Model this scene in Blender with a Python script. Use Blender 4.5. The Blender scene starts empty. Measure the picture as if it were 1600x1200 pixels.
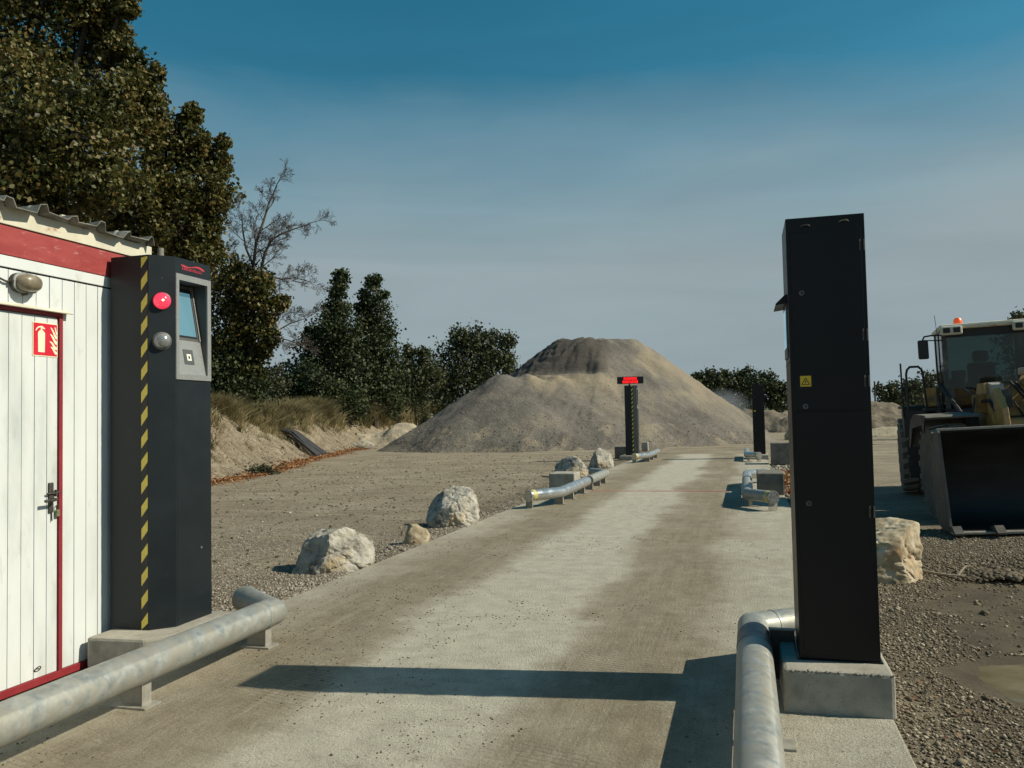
import bpy, math, random
import numpy as np
from mathutils import Vector, Matrix
R = math.radians
random.seed(7); rng = np.random.default_rng(11)
S = bpy.context.scene
COL = S.collection

# ------------------------------------------------------------------ camera
CAM_H = 1.65; YAW = R(15.589); PITCH = R(2.379); ROLL = 0.02; FPX = 1300.0
fw0 = Vector((-math.sin(YAW), math.cos(YAW), 0)); rt0 = Vector((math.cos(YAW), math.sin(YAW), 0)); up0 = Vector((0, 0, 1))
FW = fw0*math.cos(PITCH) + up0*math.sin(PITCH); up1 = up0*math.cos(PITCH) - fw0*math.sin(PITCH)
RT = rt0*math.cos(ROLL) - up1*math.sin(ROLL); UP = up1*math.cos(ROLL) + rt0*math.sin(ROLL)
cd = bpy.data.cameras.new('camera'); cam = bpy.data.objects.new('camera', cd); COL.objects.link(cam)
cam.matrix_world = Matrix(((RT.x, UP.x, -FW.x, 0), (RT.y, UP.y, -FW.y, 0), (RT.z, UP.z, -FW.z, CAM_H), (0, 0, 0, 1)))
cd.sensor_fit = 'HORIZONTAL'; cd.sensor_width = 36; cd.lens = 36*FPX/1600; cd.clip_start = 0.05; cd.clip_end = 4000
S.camera = cam
S.render.resolution_x = 1024; S.render.resolution_y = 768

# ------------------------------------------------------------------ light
SUN_EL = R(39.0); SUN_DIR = Vector((math.cos(SUN_EL)*0.991, math.cos(SUN_EL)*0.134, math.sin(SUN_EL)))   # towards the sun
W = bpy.data.worlds.new('World'); S.world = W; W.use_nodes = True
nt = W.node_tree; nt.nodes.clear(); N = nt.nodes.new; L = nt.links.new
wo = N('ShaderNodeOutputWorld'); bg = N('ShaderNodeBackground'); bg.inputs[1].default_value = 0.068
sky = N('ShaderNodeTexSky'); sky.sky_type = 'NISHITA'; sky.sun_disc = False; sky.sun_elevation = SUN_EL
sky.sun_rotation = math.atan2(SUN_DIR.x, SUN_DIR.y); sky.air_density = 1.25; sky.dust_density = 0.4; sky.ozone_density = 2.0; sky.altitude = 50
tc = N('ShaderNodeTexCoord'); sep = N('ShaderNodeSeparateXYZ'); L(tc.outputs['Generated'], sep.inputs[0])
# grade of the clear sky, then thin high cloud veil that thickens towards the horizon
gam = N('ShaderNodeHueSaturation'); gam.inputs['Saturation'].default_value = 1.45; gam.inputs['Hue'].default_value = 0.470; gam.inputs['Value'].default_value = 0.97
L(sky.outputs[0], gam.inputs['Color'])
mp = N('ShaderNodeMapping'); mp.inputs['Scale'].default_value = (1.0, 1.0, 3.6); mp.inputs['Rotation'].default_value = (R(6), R(-5), R(20)); L(tc.outputs['Generated'], mp.inputs[0])
n1 = N('ShaderNodeTexNoise'); n1.inputs['Scale'].default_value = 1.6; n1.inputs['Detail'].default_value = 5; n1.inputs['Roughness'].default_value = 0.5; n1.inputs['Distortion'].default_value = 0.5
L(mp.outputs[0], n1.inputs['Vector'])
el = N('ShaderNodeMapRange'); el.inputs[1].default_value = 0.17; el.inputs[2].default_value = 0.42; el.inputs[3].default_value = 0.86; el.inputs[4].default_value = -0.27; L(sep.outputs[2], el.inputs[0])
ns = N('ShaderNodeMapRange'); ns.inputs[1].default_value = 0.3; ns.inputs[2].default_value = 0.75; ns.inputs[3].default_value = -0.06; ns.inputs[4].default_value = 0.34; L(n1.outputs[0], ns.inputs[0])
ad = N('ShaderNodeMath'); ad.operation = 'ADD'; ad.use_clamp = True; L(el.outputs[0], ad.inputs[0]); L(ns.outputs[0], ad.inputs[1])
mx = N('ShaderNodeMix'); mx.data_type = 'RGBA'; L(ad.outputs[0], mx.inputs[0]); L(gam.outputs[0], mx.inputs[6]); mx.inputs[7].default_value = (4.1, 5.1, 5.5, 1)
# lighter and darker streaks inside the veil
mp2 = N('ShaderNodeMapping'); mp2.inputs['Scale'].default_value = (1.0, 1.0, 6.5); mp2.inputs['Rotation'].default_value = (R(4), R(7), R(-30)); L(tc.outputs['Generated'], mp2.inputs[0])
n2 = N('ShaderNodeTexNoise'); n2.inputs['Scale'].default_value = 2.3; n2.inputs['Detail'].default_value = 6; n2.inputs['Roughness'].default_value = 0.55; n2.inputs['Distortion'].default_value = 0.7; L(mp2.outputs[0], n2.inputs['Vector'])
st2 = N('ShaderNodeMapRange'); st2.inputs[1].default_value = 0.3; st2.inputs[2].default_value = 0.7; st2.inputs[3].default_value = 0.94; st2.inputs[4].default_value = 1.07; L(n2.outputs[0], st2.inputs[0])
vm = N('ShaderNodeVectorMath'); vm.operation = 'SCALE'; L(mx.outputs[2], vm.inputs[0]); L(st2.outputs[0], vm.inputs['Scale'])
L(vm.outputs[0], bg.inputs[0]); L(bg.outputs[0], wo.inputs[0])
sd = bpy.data.lights.new('sun', 'SUN'); sd.energy = 5.0; sd.angle = R(0.5); sd.color = (1.0, 0.92, 0.735)
so = bpy.data.objects.new('sun', sd); COL.objects.link(so); so.rotation_euler = (-SUN_DIR).to_track_quat('-Z', 'Y').to_euler()
S.view_settings.view_transform = 'Standard'; S.view_settings.look = 'None'; S.view_settings.exposure = 0.12; S.view_settings.gamma = 1
S.view_settings.use_curve_mapping = False

# ------------------------------------------------------------------ helpers
def P(x, y, D):
    """point seen at (x, y) of the 1600x1200 plan at depth D (used to site far vegetation)"""
    return Vector((0, 0, CAM_H)) + FW*D + RT*((x-800)/FPX*D) - UP*((y-600)/FPX*D)

def tag(o, label=None, cat=None, group=None, kind=None):
    if label: o['label'] = label
    if cat: o['category'] = cat
    if group: o['group'] = group
    if kind: o['kind'] = kind
    return o

def thing(name, loc, label, cat, group=None):
    o = bpy.data.objects.new(name, None); o.empty_display_size = 0.2; COL.objects.link(o); o.location = loc
    return tag(o, label, cat, group)

def root_of(o):
    v = Vector((0, 0, 0))
    while o is not None:
        v += Vector(o.location); o = o.parent
    return v

class MB:
    def __init__(s): s.v = []; s.f = []
    def add(s, vs, fs):
        b = len(s.v); s.v += [tuple(v) for v in vs]; s.f += [tuple(b+i for i in f) for f in fs]; return s
    def box(s, x0, x1, y0, y1, z0, z1, M=None):
        vs = [Vector(p) for p in ((x0,y0,z0),(x1,y0,z0),(x1,y1,z0),(x0,y1,z0),(x0,y0,z1),(x1,y0,z1),(x1,y1,z1),(x0,y1,z1))]
        if M is not None: vs = [M @ v for v in vs]
        return s.add(vs, [(0,3,2,1),(4,5,6,7),(0,1,5,4),(1,2,6,5),(2,3,7,6),(3,0,4,7)])
    def prism(s, poly, z0, z1, M=None, axis='z'):
        """poly: 2-D points (ccw), extruded along axis"""
        n = len(poly)
        def mk(p, t):
            if axis == 'z': return Vector((p[0], p[1], t))
            if axis == 'y': return Vector((p[0], t, p[1]))
            return Vector((t, p[0], p[1]))
        vs = [mk(p, z0) for p in poly] + [mk(p, z1) for p in poly]
        if M is not None: vs = [M @ v for v in vs]
        fs = [tuple(range(n))[::-1], tuple(range(n, 2*n))] + [(i, (i+1) % n, n+(i+1) % n, n+i) for i in range(n)]
        return s.add(vs, fs)
    def tube(s, pts, r, n=12, caps=True, M=None):
        """constant or per-point radius tube with mitred corners"""
        pts = [Vector(p) for p in pts]; m = len(pts)
        rr = r if isinstance(r, (list, tuple)) else [r]*m
        b = len(s.v); prev = None
        for i, p in enumerate(pts):
            if i == 0: t = (pts[1]-p).normalized(); k = 1
            elif i == m-1: t = (p-pts[i-1]).normalized(); k = 1
            else:
                a = (p-pts[i-1]).normalized(); c = (pts[i+1]-p).normalized(); t = (a+c).normalized(); k = 1/max(0.5, t.dot(a))
            if prev is None:
                ref = Vector((0, 0, 1)) if abs(t.z) < 0.9 else Vector((1, 0, 0)); u = t.cross(ref).normalized()
            else:
                u = (prev - t*prev.dot(t)); u = u.normalized() if u.length > 1e-6 else t.orthogonal().normalized()
            prev = u; w = t.cross(u)
            bend = None
            if 0 < i < m-1 and k > 1.001:
                a = (p-pts[i-1]).normalized(); c = (pts[i+1]-p).normalized(); bend = (c-a).normalized()
            for j in range(n):
                ang = 2*math.pi*j/n; o = u*math.cos(ang)*rr[i] + w*math.sin(ang)*rr[i]
                if bend is not None: o += bend*(o.dot(bend))*(k-1)
                q = p+o
                if M is not None: q = M @ q
                s.v.append(tuple(q))
        for i in range(m-1):
            for j in range(n):
                a = b+i*n+j; c = b+i*n+(j+1) % n; s.f.append((a, c, c+n, a+n))
        if caps:
            s.f.append(tuple(b+j for j in range(n))[::-1]); s.f.append(tuple(b+(m-1)*n+j for j in range(n)))
        return s
    def lathe(s, prof, n=24, M=None, axis='z'):
        b = len(s.v); m = len(prof)
        for (r, z) in prof:
            for j in range(n):
                a = 2*math.pi*j/n; v = Vector((r*math.cos(a), r*math.sin(a), z))
                if axis == 'x': v = Vector((v.z, v.x, v.y))
                if axis == 'y': v = Vector((v.x, v.z, v.y))
                if M is not None: v = M @ v
                s.v.append(tuple(v))
        for i in range(m-1):
            for j in range(n):
                a = b+i*n+j; c = b+i*n+(j+1) % n; s.f.append((a, c, c+n, a+n))
        s.f.append(tuple(b+j for j in range(n))[::-1]); s.f.append(tuple(b+(m-1)*n+j for j in range(n)))
        return s
    def build(s, name, mat, parent=None, smooth=False, bevel=0, label=None, kind=None, M=None, solid=0):
        me = bpy.data.meshes.new(name)
        off = root_of(parent) if parent is not None else Vector((0, 0, 0))
        vs = [Vector(v) for v in s.v]
        if M is not None: vs = [M @ v for v in vs]
        me.from_pydata([tuple(v-off) for v in vs], [], s.f); me.update()
        import bmesh
        bm = bmesh.new(); bm.from_mesh(me); bmesh.ops.recalc_face_normals(bm, faces=bm.faces); bm.to_mesh(me); bm.free()
        if mat: me.materials.append(mat)
        o = bpy.data.objects.new(name, me); COL.objects.link(o)
        if parent is not None: o.parent = parent
        if smooth:
            me.polygons.foreach_set('use_smooth', [True]*len(me.polygons))
            try: me.set_sharp_from_angle(angle=R(38))
            except Exception: pass
        if bevel:
            md = o.modifiers.new('bevel', 'BEVEL'); md.width = bevel; md.segments = 2; md.limit_method = 'ANGLE'; md.angle_limit = R(35)
        if label: o['label'] = label
        if kind: o['kind'] = kind
        return o

def np_mesh(name, verts, faces, mat, k, parent=None, smooth=False, col=None, colname='tint'):
    """fast mesh from arrays; faces (m,k) all with k corners"""
    me = bpy.data.meshes.new(name); nv = len(verts); nf = len(faces)
    me.vertices.add(nv); me.vertices.foreach_set('co', np.ascontiguousarray(verts, np.float32).ravel())
    me.loops.add(nf*k); me.loops.foreach_set('vertex_index', np.ascontiguousarray(faces, np.int32).ravel())
    me.polygons.add(nf); me.polygons.foreach_set('loop_start', np.arange(0, nf*k, k, dtype=np.int32))
    me.polygons.foreach_set('loop_total', np.full(nf, k, np.int32))
    me.update(calc_edges=True)
    if smooth: me.polygons.foreach_set('use_smooth', np.ones(nf, bool))
    if col is not None:
        a = me.attributes.new(colname, 'FLOAT_COLOR', 'POINT')
        c = np.ones((nv, 4), np.float32); c[:, :col.shape[1]] = col; a.data.foreach_set('color', c.ravel())
    if mat: me.materials.append(mat)
    o = bpy.data.objects.new(name, me); COL.objects.link(o)
    if parent is not None: o.parent = parent
    return o

def copy_tree(o, parent=None):
    c = o.copy(); COL.objects.link(c)
    if parent is not None: c.parent = parent
    for ch in [q for q in bpy.data.objects if q.parent is o]: copy_tree(ch, c)
    return c

# value noise, vectorised
_perm = np.random.default_rng(3).random(65536)
def vnoise(x, y, z=0.0):
    x = np.asarray(x, float); y = np.asarray(y, float); z = np.broadcast_to(np.asarray(z, float), x.shape)
    xi = np.floor(x).astype(np.int64); yi = np.floor(y).astype(np.int64); zi = np.floor(z).astype(np.int64)
    xf = x-xi; yf = y-yi; zf = z-zi
    xf = xf*xf*(3-2*xf); yf = yf*yf*(3-2*yf); zf = zf*zf*(3-2*zf)
    def h(a, b, c): return _perm[(a*73856093 ^ b*19349663 ^ c*83492791) & 65535]
    def lx(b, c): return h(xi, b, c)*(1-xf)+h(xi+1, b, c)*xf
    def ly(c): return lx(yi, c)*(1-yf)+lx(yi+1, c)*yf
    return (ly(zi)*(1-zf)+ly(zi+1)*zf)*2-1
def fbm(x, y, z=0.0, o=4, g=0.5):
    s = 0; a = 1; f = 1; t = 0
    for i in range(o):
        s = s+a*vnoise(np.asarray(x)*f+i*17.3, np.asarray(y)*f+i*9.1, np.asarray(z)*f+i*5.7); t += a; a *= g; f *= 2.03
    return s/t

# ------------------------------------------------------------------ materials
MATS = {}
def newmat(name):
    m = bpy.data.materials.new(name); m.use_nodes = True; t = m.node_tree; t.nodes.clear(); return m, t
def pbr(name, cols, scale=6, rough=0.7, metal=0.0, bump=0.0, bscale=40, detail=8, rvar=0.1, stops=None, spec=0.5, coord='Object', stretch=(1, 1, 1),
        speck=None, coat=0, emit=None, dirt=None, ndist=0.0):
    """noise-driven colour ramp + bump. speck=(colour, scale, threshold) ; dirt=(colour, scale, lo, hi)"""
    if name in MATS: return MATS[name]
    m, t = newmat(name); N = t.nodes.new; L = t.links.new
    out = N('ShaderNodeOutputMaterial'); b = N('ShaderNodeBsdfPrincipled'); L(b.outputs[0], out.inputs[0])
    tc = N('ShaderNodeTexCoord'); mp = N('ShaderNodeMapping'); mp.inputs['Scale'].default_value = stretch; L(tc.outputs[coord], mp.inputs[0])
    n = N('ShaderNodeTexNoise'); n.inputs['Scale'].default_value = scale; n.inputs['Detail'].default_value = detail; n.inputs['Roughness'].default_value = 0.6; n.inputs['Distortion'].default_value = ndist
    L(mp.outputs[0], n.inputs['Vector'])
    r = N('ShaderNodeValToRGB'); L(n.outputs[0], r.inputs[0]); e = r.color_ramp.elements
    k = len(cols)
    st = stops or [0.32+0.36*i/max(1, k-1) for i in range(k)]
    while len(e) < k: e.new(0.5)
    while len(e) > k: e.remove(e[-1])
    for i, c in enumerate(cols): e[i].position = st[i]; e[i].color = (*c, 1)
    colout = r.outputs[0]
    if dirt:
        dn = N('ShaderNodeTexNoise'); dn.inputs['Scale'].default_value = dirt[1]; dn.inputs['Detail'].default_value = 6; dn.inputs['Roughness'].default_value = 0.65; L(mp.outputs[0], dn.inputs['Vector'])
        dm = N('ShaderNodeMapRange'); dm.inputs[1].default_value = dirt[2]; dm.inputs[2].default_value = dirt[3]; L(dn.outputs[0], dm.inputs[0])
        mm = N('ShaderNodeMix'); mm.data_type = 'RGBA'; L(dm.outputs[0], mm.inputs[0]); L(colout, mm.inputs[6]); mm.inputs[7].default_value = (*dirt[0], 1); colout = mm.outputs[2]
    if speck:
        vn = N('ShaderNodeTexVoronoi'); vn.inputs['Scale'].default_value = speck[1]; L(mp.outputs[0], vn.inputs['Vector'])
        sm = N('ShaderNodeMath'); sm.operation = 'LESS_THAN'; L(vn.outputs['Distance'], sm.inputs[0]); sm.inputs[1].default_value = speck[2]
        mm = N('ShaderNodeMix'); mm.data_type = 'RGBA'; L(sm.outputs[0], mm.inputs[0]); L(colout, mm.inputs[6]); mm.inputs[7].default_value = (*speck[0], 1); colout = mm.outputs[2]
    L(colout, b.inputs['Base Color'])
    b.inputs['Metallic'].default_value = metal; b.inputs['Specular IOR Level'].default_value = spec
    rm = N('ShaderNodeMapRange'); rm.inputs[3].default_value = max(0.02, rough-rvar); rm.inputs[4].default_value = min(1, rough+rvar); rm.inputs[1].default_value = 0.3; rm.inputs[2].default_value = 0.7
    L(n.outputs[0], rm.inputs[0]); L(rm.outputs[0], b.inputs['Roughness'])
    if coat: b.inputs['Coat Weight'].default_value = coat
    if bump:
        bn = N('ShaderNodeTexNoise'); bn.inputs['Scale'].default_value = bscale; bn.inputs['Detail'].default_value = 6; L(mp.outputs[0], bn.inputs['Vector'])
        bp = N('ShaderNodeBump'); bp.inputs['Strength'].default_value = 1.0; bp.inputs['Distance'].default_value = bump; L(bn.outputs[0], bp.inputs['Height']); L(bp.outputs[0], b.inputs['Normal'])
    if emit: b.inputs['Emission Color'].default_value = (*emit[0], 1); b.inputs['Emission Strength'].default_value = emit[1]
    MATS[name] = m; return m

m_galv = pbr('galvanised_steel', [(.19,.215,.22), (.30,.32,.31), (.40,.40,.365)], scale=17, rough=0.5, metal=0.35, bump=0.0012, bscale=40, dirt=((.31,.30,.255), 9, .40, .62), rvar=.08, ndist=.2)
m_galv2 = pbr('bright_galvanised_steel', [(.48,.5,.5), (.62,.63,.62)], scale=6, rough=0.3, metal=0.8, bump=0.0006, bscale=30)
m_plate = pbr('steel_plate', [(.26,.25,.22), (.38,.36,.31)], scale=14, rough=.6, metal=.3, bump=.001)
m_kiosk = pbr('anthracite_paint', [(.0075,.0115,.0145), (.0105,.016,.020)], scale=3, spec=.35, rough=0.45, bump=0.00025, bscale=400, rvar=.05, dirt=((.03,.03,.027), 9, .62, .9))
m_kiosk2 = pbr('shaded_cabinet_paint', [(.003,.0035,.0045), (.0045,.005,.006)], scale=3, spec=.3, rough=0.42, bump=0.0002, bscale=400, rvar=.06, dirt=((.008,.008,.008), 7, .6, .95))  # near-black copy of the cabinet paint, shade of the back in its colour
m_seam = pbr('seam_black', [(.004,.004,.004), (.006,.006,.006)], rough=.8)
m_alu = pbr('brushed_aluminium', [(.30,.31,.30), (.36,.37,.36)], scale=30, rough=.45, metal=.5, stretch=(1, 1, 8))
m_alu_dk = pbr('grey_recess_paint', [(.07,.075,.075), (.09,.095,.095)], rough=.5)
m_screen = pbr('lit_screen', [(.05,.10,.12), (.07,.12,.14)], scale=3, rough=.12, emit=((.10,.24,.30), .75))
m_white = pbr('white_plastic', [(.7,.7,.62), (.8,.8,.72)], rough=.4)
m_black = pbr('black_rubber', [(.012,.012,.012), (.02,.02,.02)], rough=.6)
m_yel = pbr('yellow_tape', [(.72,.57,.09), (.82,.66,.12)], scale=20, rough=.5)
m_yel3 = pbr('worn_yellow_tape', [(.42,.36,.12), (.55,.48,.18)], scale=20, rough=.5)
m_yel2 = pbr('yellow_sticker', [(.62,.42,.02), (.66,.46,.03)], rough=.5)
m_conc = pbr('concrete', [(.26,.25,.21), (.36,.34,.29), (.42,.40,.34)], scale=7, rough=.9, bump=.003, bscale=50, speck=((.12,.11,.09), 90, .16), dirt=((.17,.155,.12), 3.5, .5, .75), spec=.2)
m_conc_dk = pbr('dark_concrete', [(.11,.105,.095), (.17,.16,.14), (.21,.20,.175)], scale=5, rough=.92, bump=.004, bscale=60, speck=((.05,.045,.04), 80, .14), spec=.2)  # darker concrete; on the block by the right bumper it paints shade
m_rock = pbr('limestone', [(.15,.135,.11), (.33,.31,.265), (.47,.44,.38)], scale=5.5, rough=.95, bump=.022, bscale=18, dirt=((.50,.36,.18), 1.6, .56, .68), stops=[.36, .47, .66], spec=.15)
m_rock2 = pbr('ochre_rock', [(.20,.155,.10), (.40,.33,.22), (.52,.46,.35)], scale=5, rough=.95, bump=.014, bscale=14, dirt=((.30,.16,.06), 3, .55, .7), spec=.15)
m_wallw = pbr('white_wall_paint', [(.50,.535,.53), (.60,.635,.635), (.64,.675,.68)], scale=2.6, rough=.55, bump=.001, bscale=25, stretch=(1, 1, .35), dirt=((.36,.35,.29), 6, .60, .84))
m_door = pbr('white_door_paint', [(.44,.475,.46), (.585,.615,.61), (.64,.67,.67)], scale=3, rough=.55, bump=.001, bscale=25, stretch=(1, 1, .3), dirt=((.32,.33,.27), 7, .58, .82))
m_cream = pbr('cream_fascia_paint', [(.52,.49,.38), (.62,.60,.49)], scale=6, rough=.6, dirt=((.30,.13,.04), 7, .60, .72))
m_red = pbr('red_paint', [(.27,.038,.036), (.34,.055,.05)], scale=4, rough=.5, dirt=((.46,.20,.18), 9, .58, .72), stretch=(1, 1, 3))
m_red2 = pbr('red_frame_paint', [(.20,.015,.022), (.25,.022,.03)], scale=8, rough=.5)
m_roof = pbr('grey_roof_sheet', [(.12,.12,.105), (.20,.20,.175), (.27,.26,.23)], scale=5, rough=.75, bump=.002, dirt=((.08,.075,.055), 7, .5, .7))
m_sign = pbr('red_sign', [(.55,.012,.035), (.60,.018,.045)], rough=.4)
m_signw = pbr('sign_cream', [(.78,.74,.52), (.82,.78,.56)], rough=.4)
m_iron = pbr('weathered_iron', [(.035,.035,.03), (.09,.085,.07)], scale=40, rough=.6, metal=.4)
m_brass = pbr('old_brass', [(.16,.17,.08), (.24,.25,.14)], scale=30, rough=.5, metal=.4)
m_lampglass = pbr('dusty_lamp_glass', [(.13,.105,.07), (.22,.19,.13)], scale=14, rough=.25, dirt=((.30,.27,.2), 16, .55, .8))
m_lred = pbr('red_lamp_dome', [(.75,.03,.07), (.80,.05,.09)], rough=.15, emit=((1.0, .05, .11), .65), coat=.5)
m_lhot = pbr('lamp_filament', [(1, .5, .2), (1, .5, .2)], emit=((1, .55, .25), 5))
m_lgrey = pbr('clear_lamp_dome', [(.18,.19,.19), (.34,.35,.35)], scale=8, rough=.15, metal=.4, coat=.6)
m_led = pbr('red_leds', [(.8, .01, .01), (.8, .01, .01)], emit=((1, .012, .016), 1.6))
m_logo = pbr('red_logo_print', [(.40,.03,.05), (.45,.04,.06)], rough=.5)
m_paintred = pbr('worn_red_line', [(.42,.07,.06), (.48,.12,.09)], scale=8, rough=.9, dirt=((.36,.31,.24), 9, .55, .7))
m_bark = pbr('bark', [(.03,.024,.018), (.065,.055,.042)], scale=9, rough=.95, bump=.01, bscale=30, stretch=(1, 1, .3))
m_bark2 = pbr('bleached_wood', [(.20,.165,.12), (.32,.27,.20)], scale=20, rough=.9)
m_twig = pbr('bare_twigs', [(.06,.05,.042), (.095,.08,.068)], scale=4, rough=.9)
m_pipeblk = pbr('dark_pipes', [(.035,.035,.038), (.07,.07,.072)], scale=5, rough=.7)
m_soot = pbr('spoil_earth', [(.095,.08,.062), (.17,.145,.11), (.24,.20,.15)], scale=1.6, rough=1, bump=.10, bscale=3, spec=.1)
m_sand = pbr('pale_sand', [(.30,.26,.19), (.40,.35,.26)], scale=2, rough=1, bump=.06, bscale=6, spec=.1)
# loader
m_ly = pbr('loader_yellow', [(.38,.21,.05), (.50,.31,.10)], scale=3, rough=.6, dirt=((.13,.095,.06), 4, .46, .66), bump=.001)
m_lg = pbr('loader_grey', [(.04,.04,.036), (.075,.07,.06)], scale=4, rough=.65, dirt=((.17,.15,.115), 5, .5, .7))
m_edge2 = pbr('dusty_fender', [(.10,.095,.08), (.17,.16,.135)], scale=6, rough=.8)
m_lk = pbr('loader_black', [(.010,.010,.010), (.02,.019,.018)], scale=4, rough=.6)
m_bucket = pbr('shaded_bucket_steel', [(.009,.0085,.008), (.016,.015,.014), (.03,.027,.024)], scale=3, rough=.6, metal=.3, stretch=(.5, .5, 2))  # darkened so the colour carries the shade inside the bucket
m_bside = pbr('bucket_side_steel', [(.055,.052,.046), (.095,.09,.08)], scale=5, rough=.7, metal=.1, dirt=((.14,.12,.095), 6, .5, .7))
m_edge = pbr('worn_steel_edge', [(.28,.26,.22), (.42,.39,.34)], scale=9, rough=.5, metal=.4)
m_tyre = pbr('dusty_tyre', [(.06,.055,.045), (.14,.125,.10)], scale=6, rough=.9, bump=.003)
m_lug = pbr('dusty_tread', [(.20,.185,.15), (.33,.30,.24)], scale=9, rough=.95)
m_beacon = pbr('orange_beacon', [(.75,.10,.015), (.8,.13,.02)], rough=.25, emit=((1, .12, .02), .25))
m_ram = pbr('chrome_ram', [(.6,.6,.58), (.66,.66,.64)], rough=.2, metal=.9)
m_seat = pbr('seat_fabric', [(.008,.008,.009), (.014,.014,.015)], rough=.85)
m_inter = pbr('cab_interior', [(.03,.035,.035), (.05,.055,.055)], rough=.8)

def glass_mat(name, tint, mixf):
    m, t = newmat(name); N = t.nodes.new; L = t.links.new
    out = N('ShaderNodeOutputMaterial'); tr = N('ShaderNodeBsdfTransparent'); tr.inputs[0].default_value = (*tint, 1)
    gl = N('ShaderNodeBsdfGlossy'); gl.inputs['Roughness'].default_value = .03; df = N('ShaderNodeBsdfDiffuse'); df.inputs[0].default_value = (.32,.31,.26,1)
    lw = N('ShaderNodeFresnel'); lw.inputs[0].default_value = 1.5
    tc = N('ShaderNodeTexCoord'); n = N('ShaderNodeTexNoise'); n.inputs['Scale'].default_value = 2.2; n.inputs['Detail'].default_value = 5; L(tc.outputs['Object'], n.inputs['Vector'])
    mr = N('ShaderNodeMapRange'); mr.inputs[1].default_value = .4; mr.inputs[2].default_value = .75; mr.inputs[3].default_value = .02; mr.inputs[4].default_value = mixf; L(n.outputs[0], mr.inputs[0])
    m1 = N('ShaderNodeMixShader'); L(lw.outputs[0], m1.inputs[0]); L(tr.outputs[0], m1.inputs[1]); L(gl.outputs[0], m1.inputs[2])
    m2 = N('ShaderNodeMixShader'); L(mr.outputs[0], m2.inputs[0]); L(m1.outputs[0], m2.inputs[1]); L(df.outputs[0], m2.inputs[2]); L(m2.outputs[0], out.inputs[0])
    return m
m_glass = glass_mat('dusty_cab_glass', (.40, .50, .49), .12)

def attr_mat(name, cols, rough=.95, bump=0, bscale=20, trans=0.0, spec=.2, gloss=None):
    """colour picked by the 'tint' attribute (red channel) through a ramp"""
    m, t = newmat(name); N = t.nodes.new; L = t.links.new
    out = N('ShaderNodeOutputMaterial'); b = N('ShaderNodeBsdfPrincipled'); b.inputs['Roughness'].default_value = rough; b.inputs['Specular IOR Level'].default_value = spec
    a = N('ShaderNodeAttribute'); a.attribute_name = 'tint'; s = N('ShaderNodeSeparateColor'); L(a.outputs['Color'], s.inputs[0])
    r = N('ShaderNodeValToRGB'); L(s.outputs[0], r.inputs[0]); e = r.color_ramp.elements
    while len(e) < len(cols): e.new(.5)
    for i, c in enumerate(cols): e[i].position = i/max(1, len(cols)-1); e[i].color = (*c, 1)
    L(r.outputs[0], b.inputs['Base Color'])
    if bump:
        tc = N('ShaderNodeTexCoord'); bn = N('ShaderNodeTexNoise'); bn.inputs['Scale'].default_value = bscale; bn.inputs['Detail'].default_value = 5; L(tc.outputs['Object'], bn.inputs['Vector'])
        bp = N('ShaderNodeBump'); bp.inputs['Distance'].default_value = bump; L(bn.outputs[0], bp.inputs['Height']); L(bp.outputs[0], b.inputs['Normal'])
    if trans:
        tl = N('ShaderNodeBsdfTranslucent'); L(r.outputs[0], tl.inputs[0]); mxs = N('ShaderNodeMixShader'); mxs.inputs[0].default_value = trans
        L(b.outputs[0], mxs.inputs[1]); L(tl.outputs[0], mxs.inputs[2]); L(mxs.outputs[0], out.inputs[0])
    else: L(b.outputs[0], out.inputs[0])
    return m
m_leafA = attr_mat('olive_brown_leaves', [(.016,.022,.006), (.046,.054,.012), (.092,.092,.022), (.15,.125,.036), (.17,.105,.036)], rough=.5, trans=.22, spec=.35)
m_leafB = attr_mat('dark_green_leaves', [(.014,.024,.011), (.032,.048,.018), (.060,.078,.028), (.095,.10,.038)], rough=.6, trans=.18, spec=.3)
m_leafC = attr_mat('grey_green_leaves', [(.024,.034,.017), (.050,.064,.028), (.088,.098,.042), (.125,.115,.052)], rough=.6, trans=.2, spec=.3)
m_grass = attr_mat('dry_grass_blades', [(.08,.08,.030), (.22,.185,.09), (.38,.32,.18), (.50,.43,.27)], rough=.8, trans=.25, spec=.2)
m_stone = attr_mat('loose_stones', [(.11,.095,.075), (.20,.175,.14), (.32,.285,.23), (.45,.41,.34)], rough=.95, spec=.15)
m_stoneD = attr_mat('damp_gravel_stones', [(.085,.067,.044), (.165,.133,.09), (.25,.207,.147), (.40,.35,.265)], rough=.85, spec=.25)
m_litter = attr_mat('dead_leaves', [(.14,.055,.025), (.26,.105,.04), (.36,.18,.075), (.30,.22,.13)], rough=.8, trans=.15)

m_litter2 = attr_mat('old_dead_leaves', [(.07,.045,.028), (.13,.07,.038), (.20,.12,.06), (.26,.20,.12)], rough=.8, trans=.1)
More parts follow.
